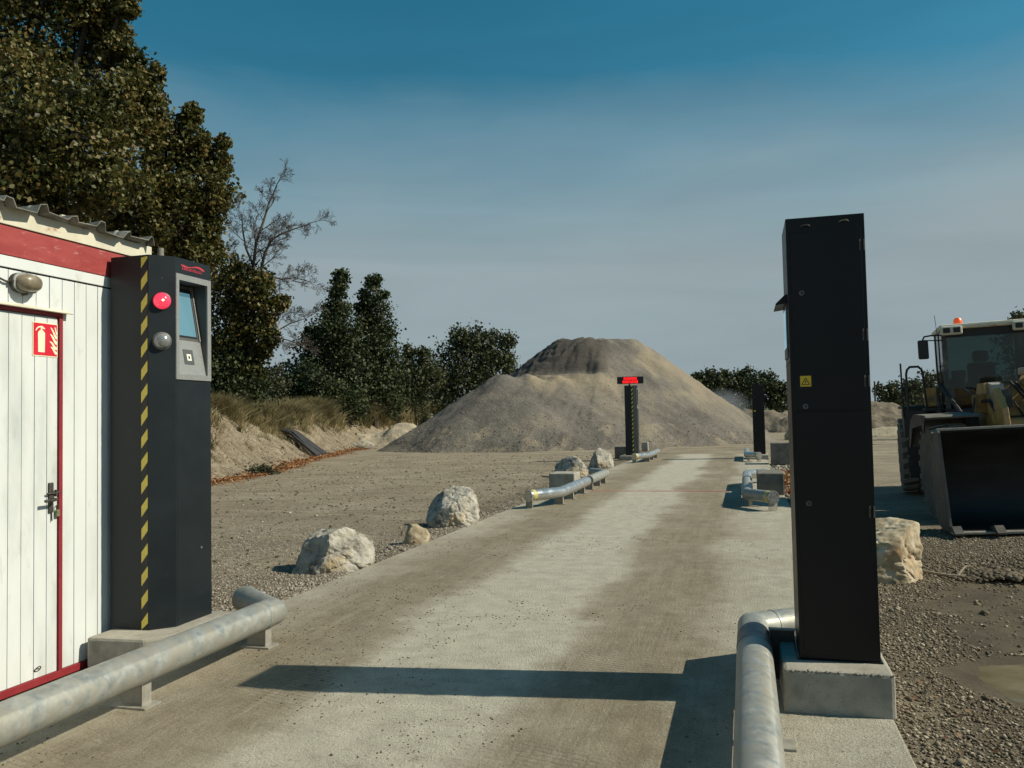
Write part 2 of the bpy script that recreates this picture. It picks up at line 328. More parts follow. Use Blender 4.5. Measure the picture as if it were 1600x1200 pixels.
# ground: colour by mask attribute R = damp gravel side, G = wet mud, B = bank clay
def ground_mat():
    m, t = newmat('yard_ground'); N = t.nodes.new; L = t.links.new
    out = N('ShaderNodeOutputMaterial'); b = N('ShaderNodeBsdfPrincipled'); L(b.outputs[0], out.inputs[0]); b.inputs['Specular IOR Level'].default_value = .2
    a = N('ShaderNodeAttribute'); a.attribute_name = 'tint'; s = N('ShaderNodeSeparateColor'); L(a.outputs['Color'], s.inputs[0])
    geo = N('ShaderNodeNewGeometry')
    def noise(sc, det=7, rough=.6, stretch=None, rot=0):
        n = N('ShaderNodeTexNoise'); n.inputs['Scale'].default_value = sc; n.inputs['Detail'].default_value = det; n.inputs['Roughness'].default_value = rough
        if stretch:
            mp = N('ShaderNodeMapping'); mp.inputs['Scale'].default_value = stretch; mp.inputs['Rotation'].default_value = (0, 0, rot); L(geo.outputs['Position'], mp.inputs[0]); L(mp.outputs[0], n.inputs['Vector'])
        else: L(geo.outputs['Position'], n.inputs['Vector'])
        return n.outputs[0]
    def ramp(x, cols, st):
        r = N('ShaderNodeValToRGB'); L(x, r.inputs[0]); e = r.color_ramp.elements
        while len(e) < len(cols): e.new(.5)
        for i, c in enumerate(cols): e[i].position = st[i]; e[i].color = (*c, 1)
        return r.outputs[0]
    def mix(f, c1, c2, bt='MIX'):
        k = N('ShaderNodeMix'); k.data_type = 'RGBA'; k.blend_type = bt
        if isinstance(f, float): k.inputs[0].default_value = f
        else: L(f, k.inputs[0])
        L(c1, k.inputs[6]); 
        if isinstance(c2, tuple): k.inputs[7].default_value = (*c2, 1)
        else: L(c2, k.inputs[7])
        return k.outputs[2]
    def mr(x, a0, a1, b0=0., b1=1.):
        k = N('ShaderNodeMapRange'); L(x, k.inputs[0]); k.inputs[1].default_value = a0; k.inputs[2].default_value = a1; k.inputs[3].default_value = b0; k.inputs[4].default_value = b1; return k.outputs[0]
    dry = ramp(noise(.55), [(.265,.222,.155), (.345,.295,.21), (.42,.365,.27)], [.34, .5, .66])
    fine = noise(14, 9, .8); dry = mix(mr(fine, .40, .58, .7, 0.), dry, (.14,.115,.085))
    tracks = noise(1.0, 5, .6, (.22, 2.6, 1), R(-17)); dry = mix(mr(tracks, .50, .66, 0, .55), dry, (.165,.135,.10))
    tracks2 = noise(1.0, 6, .7, (.35, 5.5, 1), R(-24)); dry = mix(mr(tracks2, .56, .66, 0, .5), dry, (.40,.35,.27))
    grav = ramp(noise(3.2), [(.135,.108,.072), (.20,.163,.112), (.25,.208,.145)], [.34, .5, .66])
    grav = mix(mr(noise(45, 8, .8), .42, .6, .6, 0.), grav, (.055,.048,.04))
    clay = ramp(noise(1.4), [(.21,.172,.12), (.29,.24,.17), (.37,.32,.235)], [.34, .5, .66])
    clay = mix(mr(noise(7, 8, .85), .42, .58, .7, 0.), clay, (.12,.095,.065))
    c = mix(s.outputs[0], dry, grav); c = mix(s.outputs[2], c, clay)
    wet = ramp(noise(2.2), [(.115,.090,.056), (.165,.135,.085)], [.4, .6]); c = mix(s.outputs[1], c, wet)
    L(c, b.inputs['Base Color'])
    rr = mr(s.outputs[1], 0, 1, .97, .45); L(rr, b.inputs['Roughness'])
    bp = N('ShaderNodeBump'); bp.inputs['Distance'].default_value = .05; L(noise(13, 10, .82), bp.inputs['Height'])
    bp2 = N('ShaderNodeBump'); bp2.inputs['Distance'].default_value = .10; L(noise(1.0, 4, .6, (.4, 4.5, 1), R(-20)), bp2.inputs['Height']); L(bp2.outputs[0], bp.inputs['Normal']); L(bp.outputs[0], b.inputs['Normal'])
    return m
m_ground = ground_mat()

def slab_mat():
    m, t = newmat('dusty_concrete_slab'); N = t.nodes.new; L = t.links.new
    out = N('ShaderNodeOutputMaterial'); b = N('ShaderNodeBsdfPrincipled'); L(b.outputs[0], out.inputs[0]); b.inputs['Specular IOR Level'].default_value = .2; b.inputs['Roughness'].default_value = .93
    geo = N('ShaderNodeNewGeometry'); sp = N('ShaderNodeSeparateXYZ'); L(geo.outputs['Position'], sp.inputs[0])
    def noise(sc, det=6, rough=.6, stretch=(1, 1, 1), dist=0):
        n = N('ShaderNodeTexNoise'); n.inputs['Scale'].default_value = sc; n.inputs['Detail'].default_value = det; n.inputs['Roughness'].default_value = rough; n.inputs['Distortion'].default_value = dist
        mp = N('ShaderNodeMapping'); mp.inputs['Scale'].default_value = stretch; L(geo.outputs['Position'], mp.inputs[0]); L(mp.outputs[0], n.inputs['Vector']); return n.outputs[0]
    def mr(x, a0, a1, b0=0., b1=1.):
        k = N('ShaderNodeMapRange'); L(x, k.inputs[0]); k.inputs[1].default_value = a0; k.inputs[2].default_value = a1; k.inputs[3].default_value = b0; k.inputs[4].default_value = b1; return k.outputs[0]
    def math_(op, a, c, clamp=False):
        k = N('ShaderNodeMath'); k.operation = op; k.use_clamp = clamp
        for i, q in enumerate((a, c)):
            if isinstance(q, (int, float)): k.inputs[i].default_value = q
            else: L(q, k.inputs[i])
        return k.outputs[0]
    def mix(f, c1, c2):
        k = N('ShaderNodeMix'); k.data_type = 'RGBA'
        if isinstance(f, float): k.inputs[0].default_value = f
        else: L(f, k.inputs[0])
        for i, c in ((6, c1), (7, c2)):
            if isinstance(c, tuple): k.inputs[i].default_value = (*c, 1)
            else: L(c, k.inputs[i])
        return k.outputs[2]
    # warped across-slab coordinate: two dusty wheel tracks with a swept pale strip between
    warp = noise(.35, 3, .5); xw = math_('ADD', sp.outputs[0], math_('MULTIPLY', math_('SUBTRACT', warp, .5), 1.1))
    ragged = noise(3.5, 7, .7); xw = math_('ADD', xw, math_('MULTIPLY', math_('SUBTRACT', ragged, .5), .55))
    cr = N('ShaderNodeValToRGB'); L(mr(xw, -4.4, .9), cr.inputs[0]); e = cr.color_ramp.elements
    pts = [(0, .38), (.10, .50), (.20, .92), (.30, .82), (.37, .12), (.53, .06), (.60, .78), (.73, .92), (.80, .45), (.90, .28), (1, .4)]
    while len(e) < len(pts): e.new(.5)
    for i, (p_, v_) in enumerate(pts): e[i].position = p_; e[i].color = (v_, v_, v_, 1)
    big = noise(.8, 6, .62); dust = math_('ADD', cr.outputs[0], math_('MULTIPLY', math_('SUBTRACT', big, .5), .8), True)
    dust = mr(dust, .22, .88)
    pale = mix(mr(noise(5, 7), .35, .65), (.42,.40,.325), (.555,.53,.435))
    brown = mix(mr(noise(4, 8, .7), .35, .65), (.205,.172,.118), (.315,.27,.19))
    streak = noise(1, 6, .7, (9, .5, 1)); brown = mix(mr(streak, .5, .7, 0., .6), brown, (.36,.32,.24))
    c = mix(dust, pale, brown)
    bl1 = noise(11, 5, .75); c = mix(mr(bl1, .56, .66, 0., .42), c, (.15,.128,.09)); bl2 = noise(6.5, 6, .8, (1.6, .6, 1)); c = mix(mr(bl2, .55, .66, 0., .45), c, (.46,.44,.35))
    # chevron tread prints in the wheel tracks
    wv = N('ShaderNodeTexWave'); wv.wave_type = 'BANDS'; wv.bands_direction = 'Y'; wv.inputs['Scale'].default_value = 7.0; wv.inputs['Distortion'].default_value = 3.6; wv.inputs['Detail'].default_value = 4; wv.inputs['Detail Scale'].default_value = 2.6
    mpw = N('ShaderNodeMapping'); mpw.inputs['Rotation'].default_value = (0, 0, R(14)); L(geo.outputs['Position'], mpw.inputs[0]); L(mpw.outputs[0], wv.inputs['Vector'])
    tm = math_('MULTIPLY', mr(wv.outputs[0], .62, .92), math_('MULTIPLY', dust, mr(noise(.7, 4), .46, .6)), True)
    c = mix(math_('MULTIPLY', tm, .4), c, (.13,.108,.08))
    rib = noise(1, 5, .75, (26, 1.2, 1)); c = mix(math_('MULTIPLY', mr(rib, .52, .68), math_('MULTIPLY', dust, .45)), c, (.135,.112,.078)); fine_ = noise(130, 3, .6); c = mix(mr(fine_, .42, .60, .45, 0.), c, (.14,.12,.09))
    fl = noise(24, 8, .85); c = mix(math_('MULTIPLY', mr(fl, .585, .62), mr(noise(1.3, 4), .38, .60)), c, (.13,.108,.078)); fl2 = noise(30, 8, .85, (1, .45, 1)); c = mix(math_('MULTIPLY', mr(fl2, .58, .62), .5), c, (.50,.475,.39)); sc = noise(1, 7, .85, (38, .8, 1)); c = mix(math_('MULTIPLY', mr(sc, .57, .62), math_('MULTIPLY', dust, .55)), c, (.12,.10,.072))
    crumbs = math_('MULTIPLY', mr(noise(42, 4, .6), .63, .68), mr(noise(1.5, 3), .4, .62), True); c = mix(math_('MULTIPLY', crumbs, .75), c, (.10,.085,.065))
    L(c, b.inputs['Base Color'])
    bp = N('ShaderNodeBump'); bp.inputs['Distance'].default_value = .016; L(noise(48, 8, .7), bp.inputs['Height'])
    bp2 = N('ShaderNodeBump'); bp2.inputs['Distance'].default_value = .004; L(tm, bp2.inputs['Height']); L(bp2.outputs[0], bp.inputs['Normal']); L(bp.outputs[0], b.inputs['Normal'])
    return m
m_slab = slab_mat()

def pile_mat():
    m, t = newmat('crushed_gravel'); N = t.nodes.new; L = t.links.new
    out = N('ShaderNodeOutputMaterial'); b = N('ShaderNodeBsdfPrincipled'); L(b.outputs[0], out.inputs[0]); b.inputs['Specular IOR Level'].default_value = .15; b.inputs['Roughness'].default_value = .97
    geo = N('ShaderNodeNewGeometry')
    a = N('ShaderNodeAttribute'); a.attribute_name = 'tint'; s = N('ShaderNodeSeparateColor'); L(a.outputs['Color'], s.inputs[0])
    def noise(sc, det=6, rough=.6, stretch=(1, 1, 1)):
        n = N('ShaderNodeTexNoise'); n.inputs['Scale'].default_value = sc; n.inputs['Detail'].default_value = det; n.inputs['Roughness'].default_value = rough
        mp = N('ShaderNodeMapping'); mp.inputs['Scale'].default_value = stretch; L(geo.outputs['Position'], mp.inputs[0]); L(mp.outputs[0], n.inputs['Vector']); return n.outputs[0]
    def rmp(x, cols, st):
        r = N('ShaderNodeValToRGB'); L(x, r.inputs[0]); e = r.color_ramp.elements
        while len(e) < len(cols): e.new(.5)
        for i, c in enumerate(cols): e[i].position = st[i]; e[i].color = (*c, 1)
        return r.outputs[0]
    def mix(f, c1, c2):
        k = N('ShaderNodeMix'); k.data_type = 'RGBA'; L(f, k.inputs[0])
        for i, c in ((6, c1), (7, c2)):
            if isinstance(c, tuple): k.inputs[i].default_value = (*c, 1)
            else: L(c, k.inputs[i])
        return k.outputs[2]
    def mr(x, a0, a1, b0=0., b1=1.):
        k = N('ShaderNodeMapRange'); L(x, k.inputs[0]); k.inputs[1].default_value = a0; k.inputs[2].default_value = a1; k.inputs[3].default_value = b0; k.inputs[4].default_value = b1; return k.outputs[0]
    c = rmp(noise(.30, 6, .62), [(.125,.114,.102), (.172,.158,.138), (.24,.214,.174)], [.36, .5, .64])
    c = mix(mr(noise(9, 4, .85), .50, .60, 0., .42), c, (.27,.245,.205))
    c = mix(mr(noise(10, 4, .85), .41, .50, .50, 0.), c, (.085,.076,.066))
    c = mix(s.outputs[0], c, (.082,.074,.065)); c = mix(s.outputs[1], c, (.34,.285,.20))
    L(c, b.inputs['Base Color'])
    bp = N('ShaderNodeBump'); bp.inputs['Distance'].default_value = .11; L(noise(5, 8, .8), bp.inputs['Height']); L(bp.outputs[0], b.inputs['Normal'])
    return m
m_pile = pile_mat()

def water_mat():
    m, t = newmat('muddy_puddle_water'); N = t.nodes.new; L = t.links.new
    out = N('ShaderNodeOutputMaterial'); b = N('ShaderNodeBsdfPrincipled'); L(b.outputs[0], out.inputs[0])
    tc = N('ShaderNodeTexCoord'); n = N('ShaderNodeTexNoise'); n.inputs['Scale'].default_value = 2.5; n.inputs['Detail'].default_value = 4; L(tc.outputs['Object'], n.inputs['Vector'])
    r = N('ShaderNodeValToRGB'); L(n.outputs[0], r.inputs[0]); r.color_ramp.elements[0].position = .4; r.color_ramp.elements[1].position = .62
    r.color_ramp.elements[0].color = (.13,.105,.06,1); r.color_ramp.elements[1].color = (.19,.165,.105,1)
    L(r.outputs[0], b.inputs['Base Color']); b.inputs['Roughness'].default_value = .08; b.inputs['IOR'].default_value = 1.33
    bp = N('ShaderNodeBump'); bp.inputs['Distance'].default_value = .002; n2 = N('ShaderNodeTexNoise'); n2.inputs['Scale'].default_value = 9; L(tc.outputs['Object'], n2.inputs['Vector']); L(n2.outputs[0], bp.inputs['Height']); L(bp.outputs[0], b.inputs['Normal'])
    return m
m_water = water_mat()

# ------------------------------------------------------------------ terrain
BASE = [(-13.6, 8.), (-15.2, 15.), (-15.3, 21.5), (-15.7, 24.3), (-19.3, 33.6), (-22.7, 44.7), (-25.5, 61.), (-30, 90), (-40, 200)]
def bank_d(x, y):
    """metres to the left of the bank's foot line"""
    ys = np.array([p[1] for p in BASE]); xs = np.array([p[0] for p in BASE])
    return (np.interp(y, ys, xs) - x)*0.93
def hgt(x, y):
    x = np.asarray(x, float); y = np.asarray(y, float)
    z = -0.035 + 0.022*fbm(x*.8, y*.8, 0, 4) + .012*fbm(x*3.1, y*3.1, 4, 3)
    far = np.clip((np.hypot(x, y)-25)/60, 0, 1); z = z + far*.12*fbm(x*.12, y*.12, 2, 3)
    # damp side, a little lower, and the puddle hollow
    rs = np.clip((x-.8)/1.2, 0, 1)*np.clip((14-y)/3, 0, 1); z -= rs*.03; z += .045*np.clip(x-2.4, 0, 4)*np.clip((y-9.5)/2, 0, 1)*np.clip((26-y)/6, 0, 1)
    pd = np.hypot((x-2.02)/.70, (y-5.95)/.62)+.22*fbm(x*2.2, y*2.2, 8, 3); z -= np.clip(1.25-pd, 0, .6)*.10
    # windrow of spilled material beside the slab
    z += .03*np.exp(-((x+4.45)/.16)**2)*(y > 7)*(1+fbm(x*3, y*3, 1, 2))*.6
    # under the slab
    ins = (x > -4.35) & (x < .86) & (y < 36.3); z = np.where(ins, np.minimum(z, -.03), z)
    d = bank_d(x, y) + .5*fbm(x*.35, y*.35, 5, 3)
    hmax = 2.15 + .35*fbm(x*.15, y*.15, 9, 3) + .35*np.exp(-((y-23)/5.)**2)
    gully = np.exp(-((y-39)/2.6)**2); hmax = hmax*(1-.25*gully)
    t = np.clip(d/3.4, 0, 1); bank = hmax*(t*t*(3-2*t)*.55+t*.45)
    # erosion rills running down the slope
    rill = np.abs(fbm(x*.35-y*.1, y*1.5, 3, 3)); bank -= np.clip(d, 0, 1)*np.clip((4.2-d)/1.5, 0, 1)*.36*np.exp(-(rill/.11)**2)
    bank += np.clip(d, 0, 1)*.10*fbm(x*1.6, y*1.6, 6, 4)
    return z + np.where(d > 0, bank, 0)
def axis(segs):
    out = []
    for a, b, st in segs: out += list(np.arange(a, b, st))
    return np.array(out)
gx = axis([(-1500, -300, 240), (-300, -100, 40), (-100, -40, 6), (-40, -24, .6), (-24, -13, .16), (-13, -4.6, .2), (-4.6, 4.2, .08), (4.2, 12, .5), (12, 60, 4), (60, 300, 30), (300, 1501, 240)])
gy = axis([(-200, -20, 30), (-20, 2, 2), (2, 10, .08), (10, 30, .16), (30, 55, .22), (55, 100, 1), (100, 300, 10), (300, 2401, 140)])
X, Y = np.meshgrid(gx, gy); Z = hgt(X, Y); nx, ny = len(gx), len(gy)
d = bank_d(X, Y)
mr_ = np.clip((X-.75)/.5+.3*fbm(X*1.3, Y*1.3, 0, 3), 0, 1)*np.clip((15.5-Y)/5+.4*fbm(X, Y, 3, 3), 0, 1)
wet = np.clip(1.5-np.hypot((X-2.35)/1.25, (Y-7.3)/2.3)+.5*fbm(X*1.6, Y*1.6, 8, 4), 0, 1)*1.2
wet = np.clip(wet, 0, 1)*(X > .9)
leftgrav = np.clip(1.15-np.abs(X+4.6)/.7-.5*fbm(X*2, Y*2, 3, 3), 0, .7)*(Y > 5)*(X < -4)
tracksfar = np.clip(fbm(X*.25+3, Y*.9, 6, 4)*2.5-.5, 0, .65)*np.clip((Y-33)/6, 0, 1)*(d < 0)
col = np.stack([np.clip(mr_+leftgrav, 0, 1), np.maximum(wet, tracksfar*.5), np.clip(d/.5+.3, 0, 1)*(np.abs(X) < 90)], -1).reshape(-1, 3)
idx = np.arange(nx*ny).reshape(ny, nx); fc = np.stack([idx[:-1, :-1], idx[:-1, 1:], idx[1:, 1:], idx[1:, :-1]], -1).reshape(-1, 4)
g = np_mesh('ground', np.stack([X, Y, Z], -1).reshape(-1, 3), fc, m_ground, 4, smooth=True, col=col); tag(g, 'dry rutted earth yard with gravel and a clay bank', kind='structure')

# puddle
mb = MB(); pts = []
for k in range(40):
    a = 2*math.pi*k/40; r_ = 1+.10*math.sin(3*a+1)+.07*math.sin(5*a); pts.append((2.02+.84*r_*math.cos(a), 5.95+.68*r_*math.sin(a)))
PW = -.088
mb.add([(x, y, PW) for x, y in pts], [tuple(range(40))])
tag(mb.build('puddle', m_water), 'shallow brown muddy puddle in the gravel', kind='structure')

# concrete slabs of the drive-over weighbridge
def slab(y0, y1):
    mb = MB(); mb.box(-4.2, .72, y0, y1, -.3, 0); o = mb.build('concrete_slab', m_slab, bevel=.012); tag(o, kind='structure'); return o
slab(-3, 18.33); slab(18.36, 31.0); slab(31.05, 36.0)
tag(MB().box(-4.1, .62, 31.003, 31.047, -.3, -.04).build('joint_shade', m_seam), kind='structure')  # black strip stands in for the shade down the open joint
tag(MB().box(-3.4, -.40, 18.44, 18.53, .002, .004).build('painted_line', m_paintred), 'faded red line painted across the slab joint', kind='structure')

# ------------------------------------------------------------------ loose stones, litter
OCT_V = np.array([(1,0,0),(-1,0,0),(0,1,0),(0,-1,0),(0,0,1),(0,0,-1)], float)
OCT_F = np.array([(0,2,4),(2,1,4),(1,3,4),(3,0,4),(2,0,5),(1,2,5),(3,1,5),(0,3,5)])
t_ = (1+5**.5)/2
ICO_V = np.array([(-1,t_,0),(1,t_,0),(-1,-t_,0),(1,-t_,0),(0,-1,t_),(0,1,t_),(0,-1,-t_),(0,1,-t_),(t_,0,-1),(t_,0,1),(-t_,0,-1),(-t_,0,1)], float)/1.9
ICO_F = np.array([(0,11,5),(0,5,1),(0,1,7),(0,7,10),(0,10,11),(1,5,9),(5,11,4),(11,10,2),(10,7,6),(7,1,8),(3,9,4),(3,4,2),(3,2,6),(3,6,8),(3,8,9),(4,9,5),(2,4,11),(6,2,10),(8,6,7),(9,8,1)])
def scatter_stones(name, x, y, z, size, mat, label, ico=False, lift=.25, tint=None):
    n = len(x); BV, BF = (ICO_V, ICO_F) if ico else (OCT_V, OCT_F); k = len(BV)
    v = np.repeat(BV[None], n, 0)*(1+.45*(rng.random((n, k, 1))-.5)) + .22*(rng.random((n, k, 3))-.5)
    sc = np.stack([size*(.7+.7*rng.random(n)), size*(.6+.6*rng.random(n)), size*(.35+.45*rng.random(n))], -1); v = v*sc[:, None, :]
    a = rng.random(n)*2*np.pi; ca, sa = np.cos(a)[:, None], np.sin(a)[:, None]; tl = (rng.random(n)-.5)*.9
    ct, st = np.cos(tl)[:, None], np.sin(tl)[:, None]
    yy = v[..., 1]*ct-v[..., 2]*st; zz = v[..., 1]*st+v[..., 2]*ct; xx = v[..., 0]
    out = np.stack([xx*ca-yy*sa+x[:, None], xx*sa+yy*ca+y[:, None], zz+(z+size*lift)[:, None]], -1)
    f = (BF[None]+(np.arange(n)*k)[:, None, None]).reshape(-1, 3)
    tn = rng.random(n)**1.3 if tint is None else tint
    c = np.repeat(tn[:, None], k, 1).reshape(-1, 1)
    o = np_mesh(name, out.reshape(-1, 3), f, mat, 3, col=c); return tag(o, label, kind='stuff')
# damp gravel on the right of the slab
n = 62000; x = .74+rng.random(n)**1.1*3.4; y = 3.6+rng.random(n)**1.25*9.5
inp = np.hypot((x-2.2)/1.0, (y-5.95)/.70)+.15*fbm(x*2.5, y*2.5, 3, 2); inw = np.hypot((x-2.6)/1.15, (y-7.9)/1.7)+.25*fbm(x*2.5, y*2.5, 3, 2)
keep = (inp > 1.0) & ((inw > 1) | (rng.random(n) < .10)); x, y = x[keep], y[keep]
sz = .0065+.010*rng.random(len(x))**2.2+.012*(rng.random(len(x)) < .015)
scatter_stones('gravel', x, y, hgt(x, y), sz, m_stoneD, 'loose damp gravel beside the slab on the loader side')
n = 110; x = .85+rng.random(n)*2.8; y = 4+rng.random(n)*6; inp = np.hypot((x-2.1)/1.1, (y-5.95)/.85); x, y = x[inp > 1.05], y[inp > 1.05]
scatter_stones('gravel_lumps', x, y, hgt(x, y), .014+.020*rng.random(len(x))**2, m_stoneD, 'larger loose stones among the damp gravel', ico=True)
# left yard
n = 34000; x = -4.25-(rng.random(n)**2.4)*11; y = 6+rng.random(n)**1.5*26
k_ = bank_d(x, y) < .6; x, y = x[k_], y[k_]
scatter_stones('gravel', x, y, hgt(x, y), .006+.012*rng.random(len(x))**2.5, m_stone, 'loose pale gravel over the yard left of the slab')
n = 42000; x = -4.22-rng.random(n)**1.3*3.6; y = 5.7+rng.random(n)**1.2*6.5; k_ = fbm(x*.9, y*.9, 21, 4) > -.12-.25*(y < 8); x, y = x[k_], y[k_]
scatter_stones('gravel', x, y, hgt(x, y), .005+.009*rng.random(len(x))**2, m_stone, 'dense fine gravel on the ground beside the nearest boulder', tint=.15+.75*rng.random(len(x)))
n = 2600; x = -4.3-rng.random(n)*12; y = 7+rng.random(n)**1.1*30; k_ = bank_d(x, y) < .2; x, y = x[k_], y[k_]
scatter_stones('clods', x, y, hgt(x, y), .012+.03*rng.random(len(x))**2.2, m_stoneD, 'dark clods of earth scattered over the left yard', ico=True, lift=.1, tint=rng.random(len(x))*.35)
n = 9000; x = -4.2-np.abs(rng.normal(0, .28, n)); y = 6.2+rng.random(n)*14; k_ = fbm(x*1.5, y*1.0, 3, 2) > -.25; x, y = x[k_], y[k_]
scatter_stones('gravel_edge', x, y, hgt(x, y), .008+.014*rng.random(len(x))**2, m_stone, 'spilled gravel along the left edge of the slab')
n = 420; x = -4.3-rng.random(n)**1.5*9; y = 6.5+rng.random(n)*20; scatter_stones('stone_lumps', x, y, hgt(x, y), .018+.022*rng.random(n)**2, m_stone, 'scattered fist-sized stones on the left yard', ico=True)
n = 13000; x = -4.15+rng.random(n)*4.8; y = 2.6+rng.random(n)**1.6*18; k_ = (fbm(x*1.1, y*.9, 12, 3)+.35*fbm(x*4, y*4, 2, 3)) > .16+.12*rng.random(n); x, y = x[k_], y[k_]
scatter_stones('crumbs', x, y, np.zeros(len(x)), .0035+.006*rng.random(len(x))**2.2, m_stoneD, 'small dark crumbs and grit scattered on the slab', lift=.3, tint=rng.random(len(x))**2.5*.6)
n = 1500; y = 14+rng.random(n)*14; x = .74+rng.random(n)*1.1; scatter_stones('rubble', x, y, hgt(x, y), .02+.05*rng.random(n)**2, m_stone, 'brownish rubble along the right edge of the slab', ico=True)
n = 11000; d_ = rng.random(n)**.8*3.4; y = 15+rng.random(n)*35; x = np.interp(y, [p[1] for p in BASE], [p[0] for p in BASE])-d_; scatter_stones('bank_stones', x, y, hgt(x, y), .012+.03*rng.random(n)**2.5, m_stone, 'small stones and clods on the face of the clay bank', tint=rng.random(n))

def flat_leaves(name, x, y, z, size, mat, label, tilt=.6):
    n = len(x); a = rng.random(n)*6.283; L_ = size*(.7+.6*rng.random(n)); Wd = L_*.5
    nrm = rng.normal(0, tilt*.5, (n, 2)); ca, sa = np.cos(a), np.sin(a)
    loc = np.array([(-.5, 0, 0), (0, -.5, .12), (.5, 0, .05), (0, .5, .12)])
    px = loc[None, :, 0]*L_[:, None]; py = loc[None, :, 1]*Wd[:, None]*1.6
    xx = px*ca[:, None]-py*sa[:, None]; yy = px*sa[:, None]+py*ca[:, None]
    zz = xx*nrm[:, :1]+yy*nrm[:, 1:]+loc[None, :, 2]*L_[:, None]; zz = zz-zz.min(1, keepdims=True)
    v = np.stack([xx+x[:, None], yy+y[:, None], zz+z[:, None]+.004], -1).reshape(-1, 3); b = np.arange(n)[:, None]*4
    f = np.concatenate([b+np.array([[0, 1, 2]]), b+np.array([[0, 2, 3]])], 1).reshape(-1, 3)
    o = np_mesh(name, v, f, mat, 3, col=np.repeat(rng.random(n), 4)[:, None]); return tag(o, label, kind='stuff')
n = 15000; y = 13+rng.random(n)*34; fx = np.interp(y, [p[1] for p in BASE], [p[0] for p in BASE]); x = fx+.35+rng.normal(0, .38, n)*(.6+.6*vnoise(y*.8, y*0)); 
flat_leaves('leaf_litter', x, y, hgt(x, y)+rng.random(n)*.03, .075, m_litter, 'drift of orange-brown dead leaves along the foot of the bank', .7)
n = 34; x = np.concatenate([.8+rng.random(24)*.35, -4.3-rng.random(10)*1.5]); y = np.concatenate([4+rng.random(24)*2, 6+rng.random(10)*5])
flat_leaves('fallen_leaves', x, y, hgt(x, y)+.012, .036, m_litter2, 'few fallen brown leaves on the gravel by the slab edges')
n = 500; x = .8+np.abs(rng.normal(0, .45, n)); y = 16+rng.random(n)*9; flat_leaves('leaf_litter', x, y, hgt(x, y)+.03, .10, m_litter, 'dead leaves among rubble right of the slab', 1.0)
# ------------------------------------------------------------------ gravel pile and heaps
def heap_mesh(name, x0, x1, y0, y1, st, zf, mat, parent=None, colf=None):
    X, Y = np.meshgrid(np.arange(x0, x1, st), np.arange(y0, y1, st)); Z = zf(X, Y); n_, m_ = X.shape[1], X.shape[0]
    V = np.stack([X, Y, Z], -1).reshape(-1, 3); I = np.arange(n_*m_).reshape(m_, n_)
    F = np.stack([I[:-1, :-1], I[:-1, 1:], I[1:, 1:], I[1:, :-1]], -1).reshape(-1, 4)
    ok = (V[F][:, :, 2] > -.3).any(1); F = F[ok]; used, inv = np.unique(F, return_inverse=True)
    c = colf(X, Y, Z).reshape(-1, 3)[used] if colf else None
    return np_mesh(name, V[used], inv.reshape(-1, 4), mat, 4, parent=parent, smooth=True, col=c)
def cone(X, Y, cx, cy, h, s, top=0, ax=1.0, ay=1.0):
    r = np.hypot((X-cx)/ax, (Y-cy)/ay); return h-np.maximum(r-top, 0)*s
def smax(a, b, k=.35): 
    h = np.clip(.5+.5*(a-b)/k, 0, 1); return b*(1-h)+a*h+k*h*(1-h)
def pile_z(X, Y):
    wx = X+.55*fbm(X*.3, Y*.3, 1, 3); wy = Y+.55*fbm(X*.3, Y*.3, 7, 3)
    main = smax(cone(wx, wy, -10.3, 54.3, 6.95, .74, 1.7), cone(wx, wy, -8.0, 55.2, 6.85, .775, 1.1))
    main = 6.85-smax(6.85-main, .04*fbm(X*2, Y*2, 2, 2), .45)
    # dug steep face on the near left side, above the lobes
    cut = 4.3+np.maximum(0, (Y-49.6+.35*fbm(X*1.1, X*.3, 3, 3)))*1.15; cutm = np.clip((-7.6-X)/1.2, 0, 1); main = np.where(cutm > 0, np.minimum(main, cut*cutm+main*(1-cutm)), main)
    lob = cone(wx, wy, -13.6, 47.0, 4.35, .70, .35)
    for cx, cy, h, s in ((-12.1, 47.6, 4.3, .70), (-10.6, 48.2, 4.15, .68), (-9.0, 48.9, 3.9, .66), (-7.3, 50.0, 3.6, .66), (-15.2, 46.4, 3.1, .62), (-5.2, 51.2, 2.7, .62), (-17.0, 45.6, 1.7, .52), (-11.6, 44.9, 2.5, .62), (-8.6, 46.3, 2.1, .6), (-14.4, 44.4, 2.1, .58)):
        lob = smax(lob, cone(wx, wy, cx, cy, h, s, .25), .5)
    z = smax(main, lob, .25)
    r = fbm(X*2.2, Y*2.2, 4, 4)
    z = z+.07*r+.05*fbm(X*6, Y*6, 5, 3)
    # slides running down the flanks
    ang = np.arctan2(Y-54, X+9); z = z-.20*np.maximum(0, fbm(ang*9, ang*0+1.5, 2, 4))*np.clip(z/2, 0, 1)
    face = cutm*np.clip((z-4.2)/.4, 0, 1)*(Y < 53.5); z = z+face*(.14*fbm(X*1.2, z*7, 8, 4)+.10*fbm(X*5, z*1.5, 3, 3))
    edge = np.clip(z/.5, 0, 1); return np.where(z > 0, z*edge**.3, z)-.04
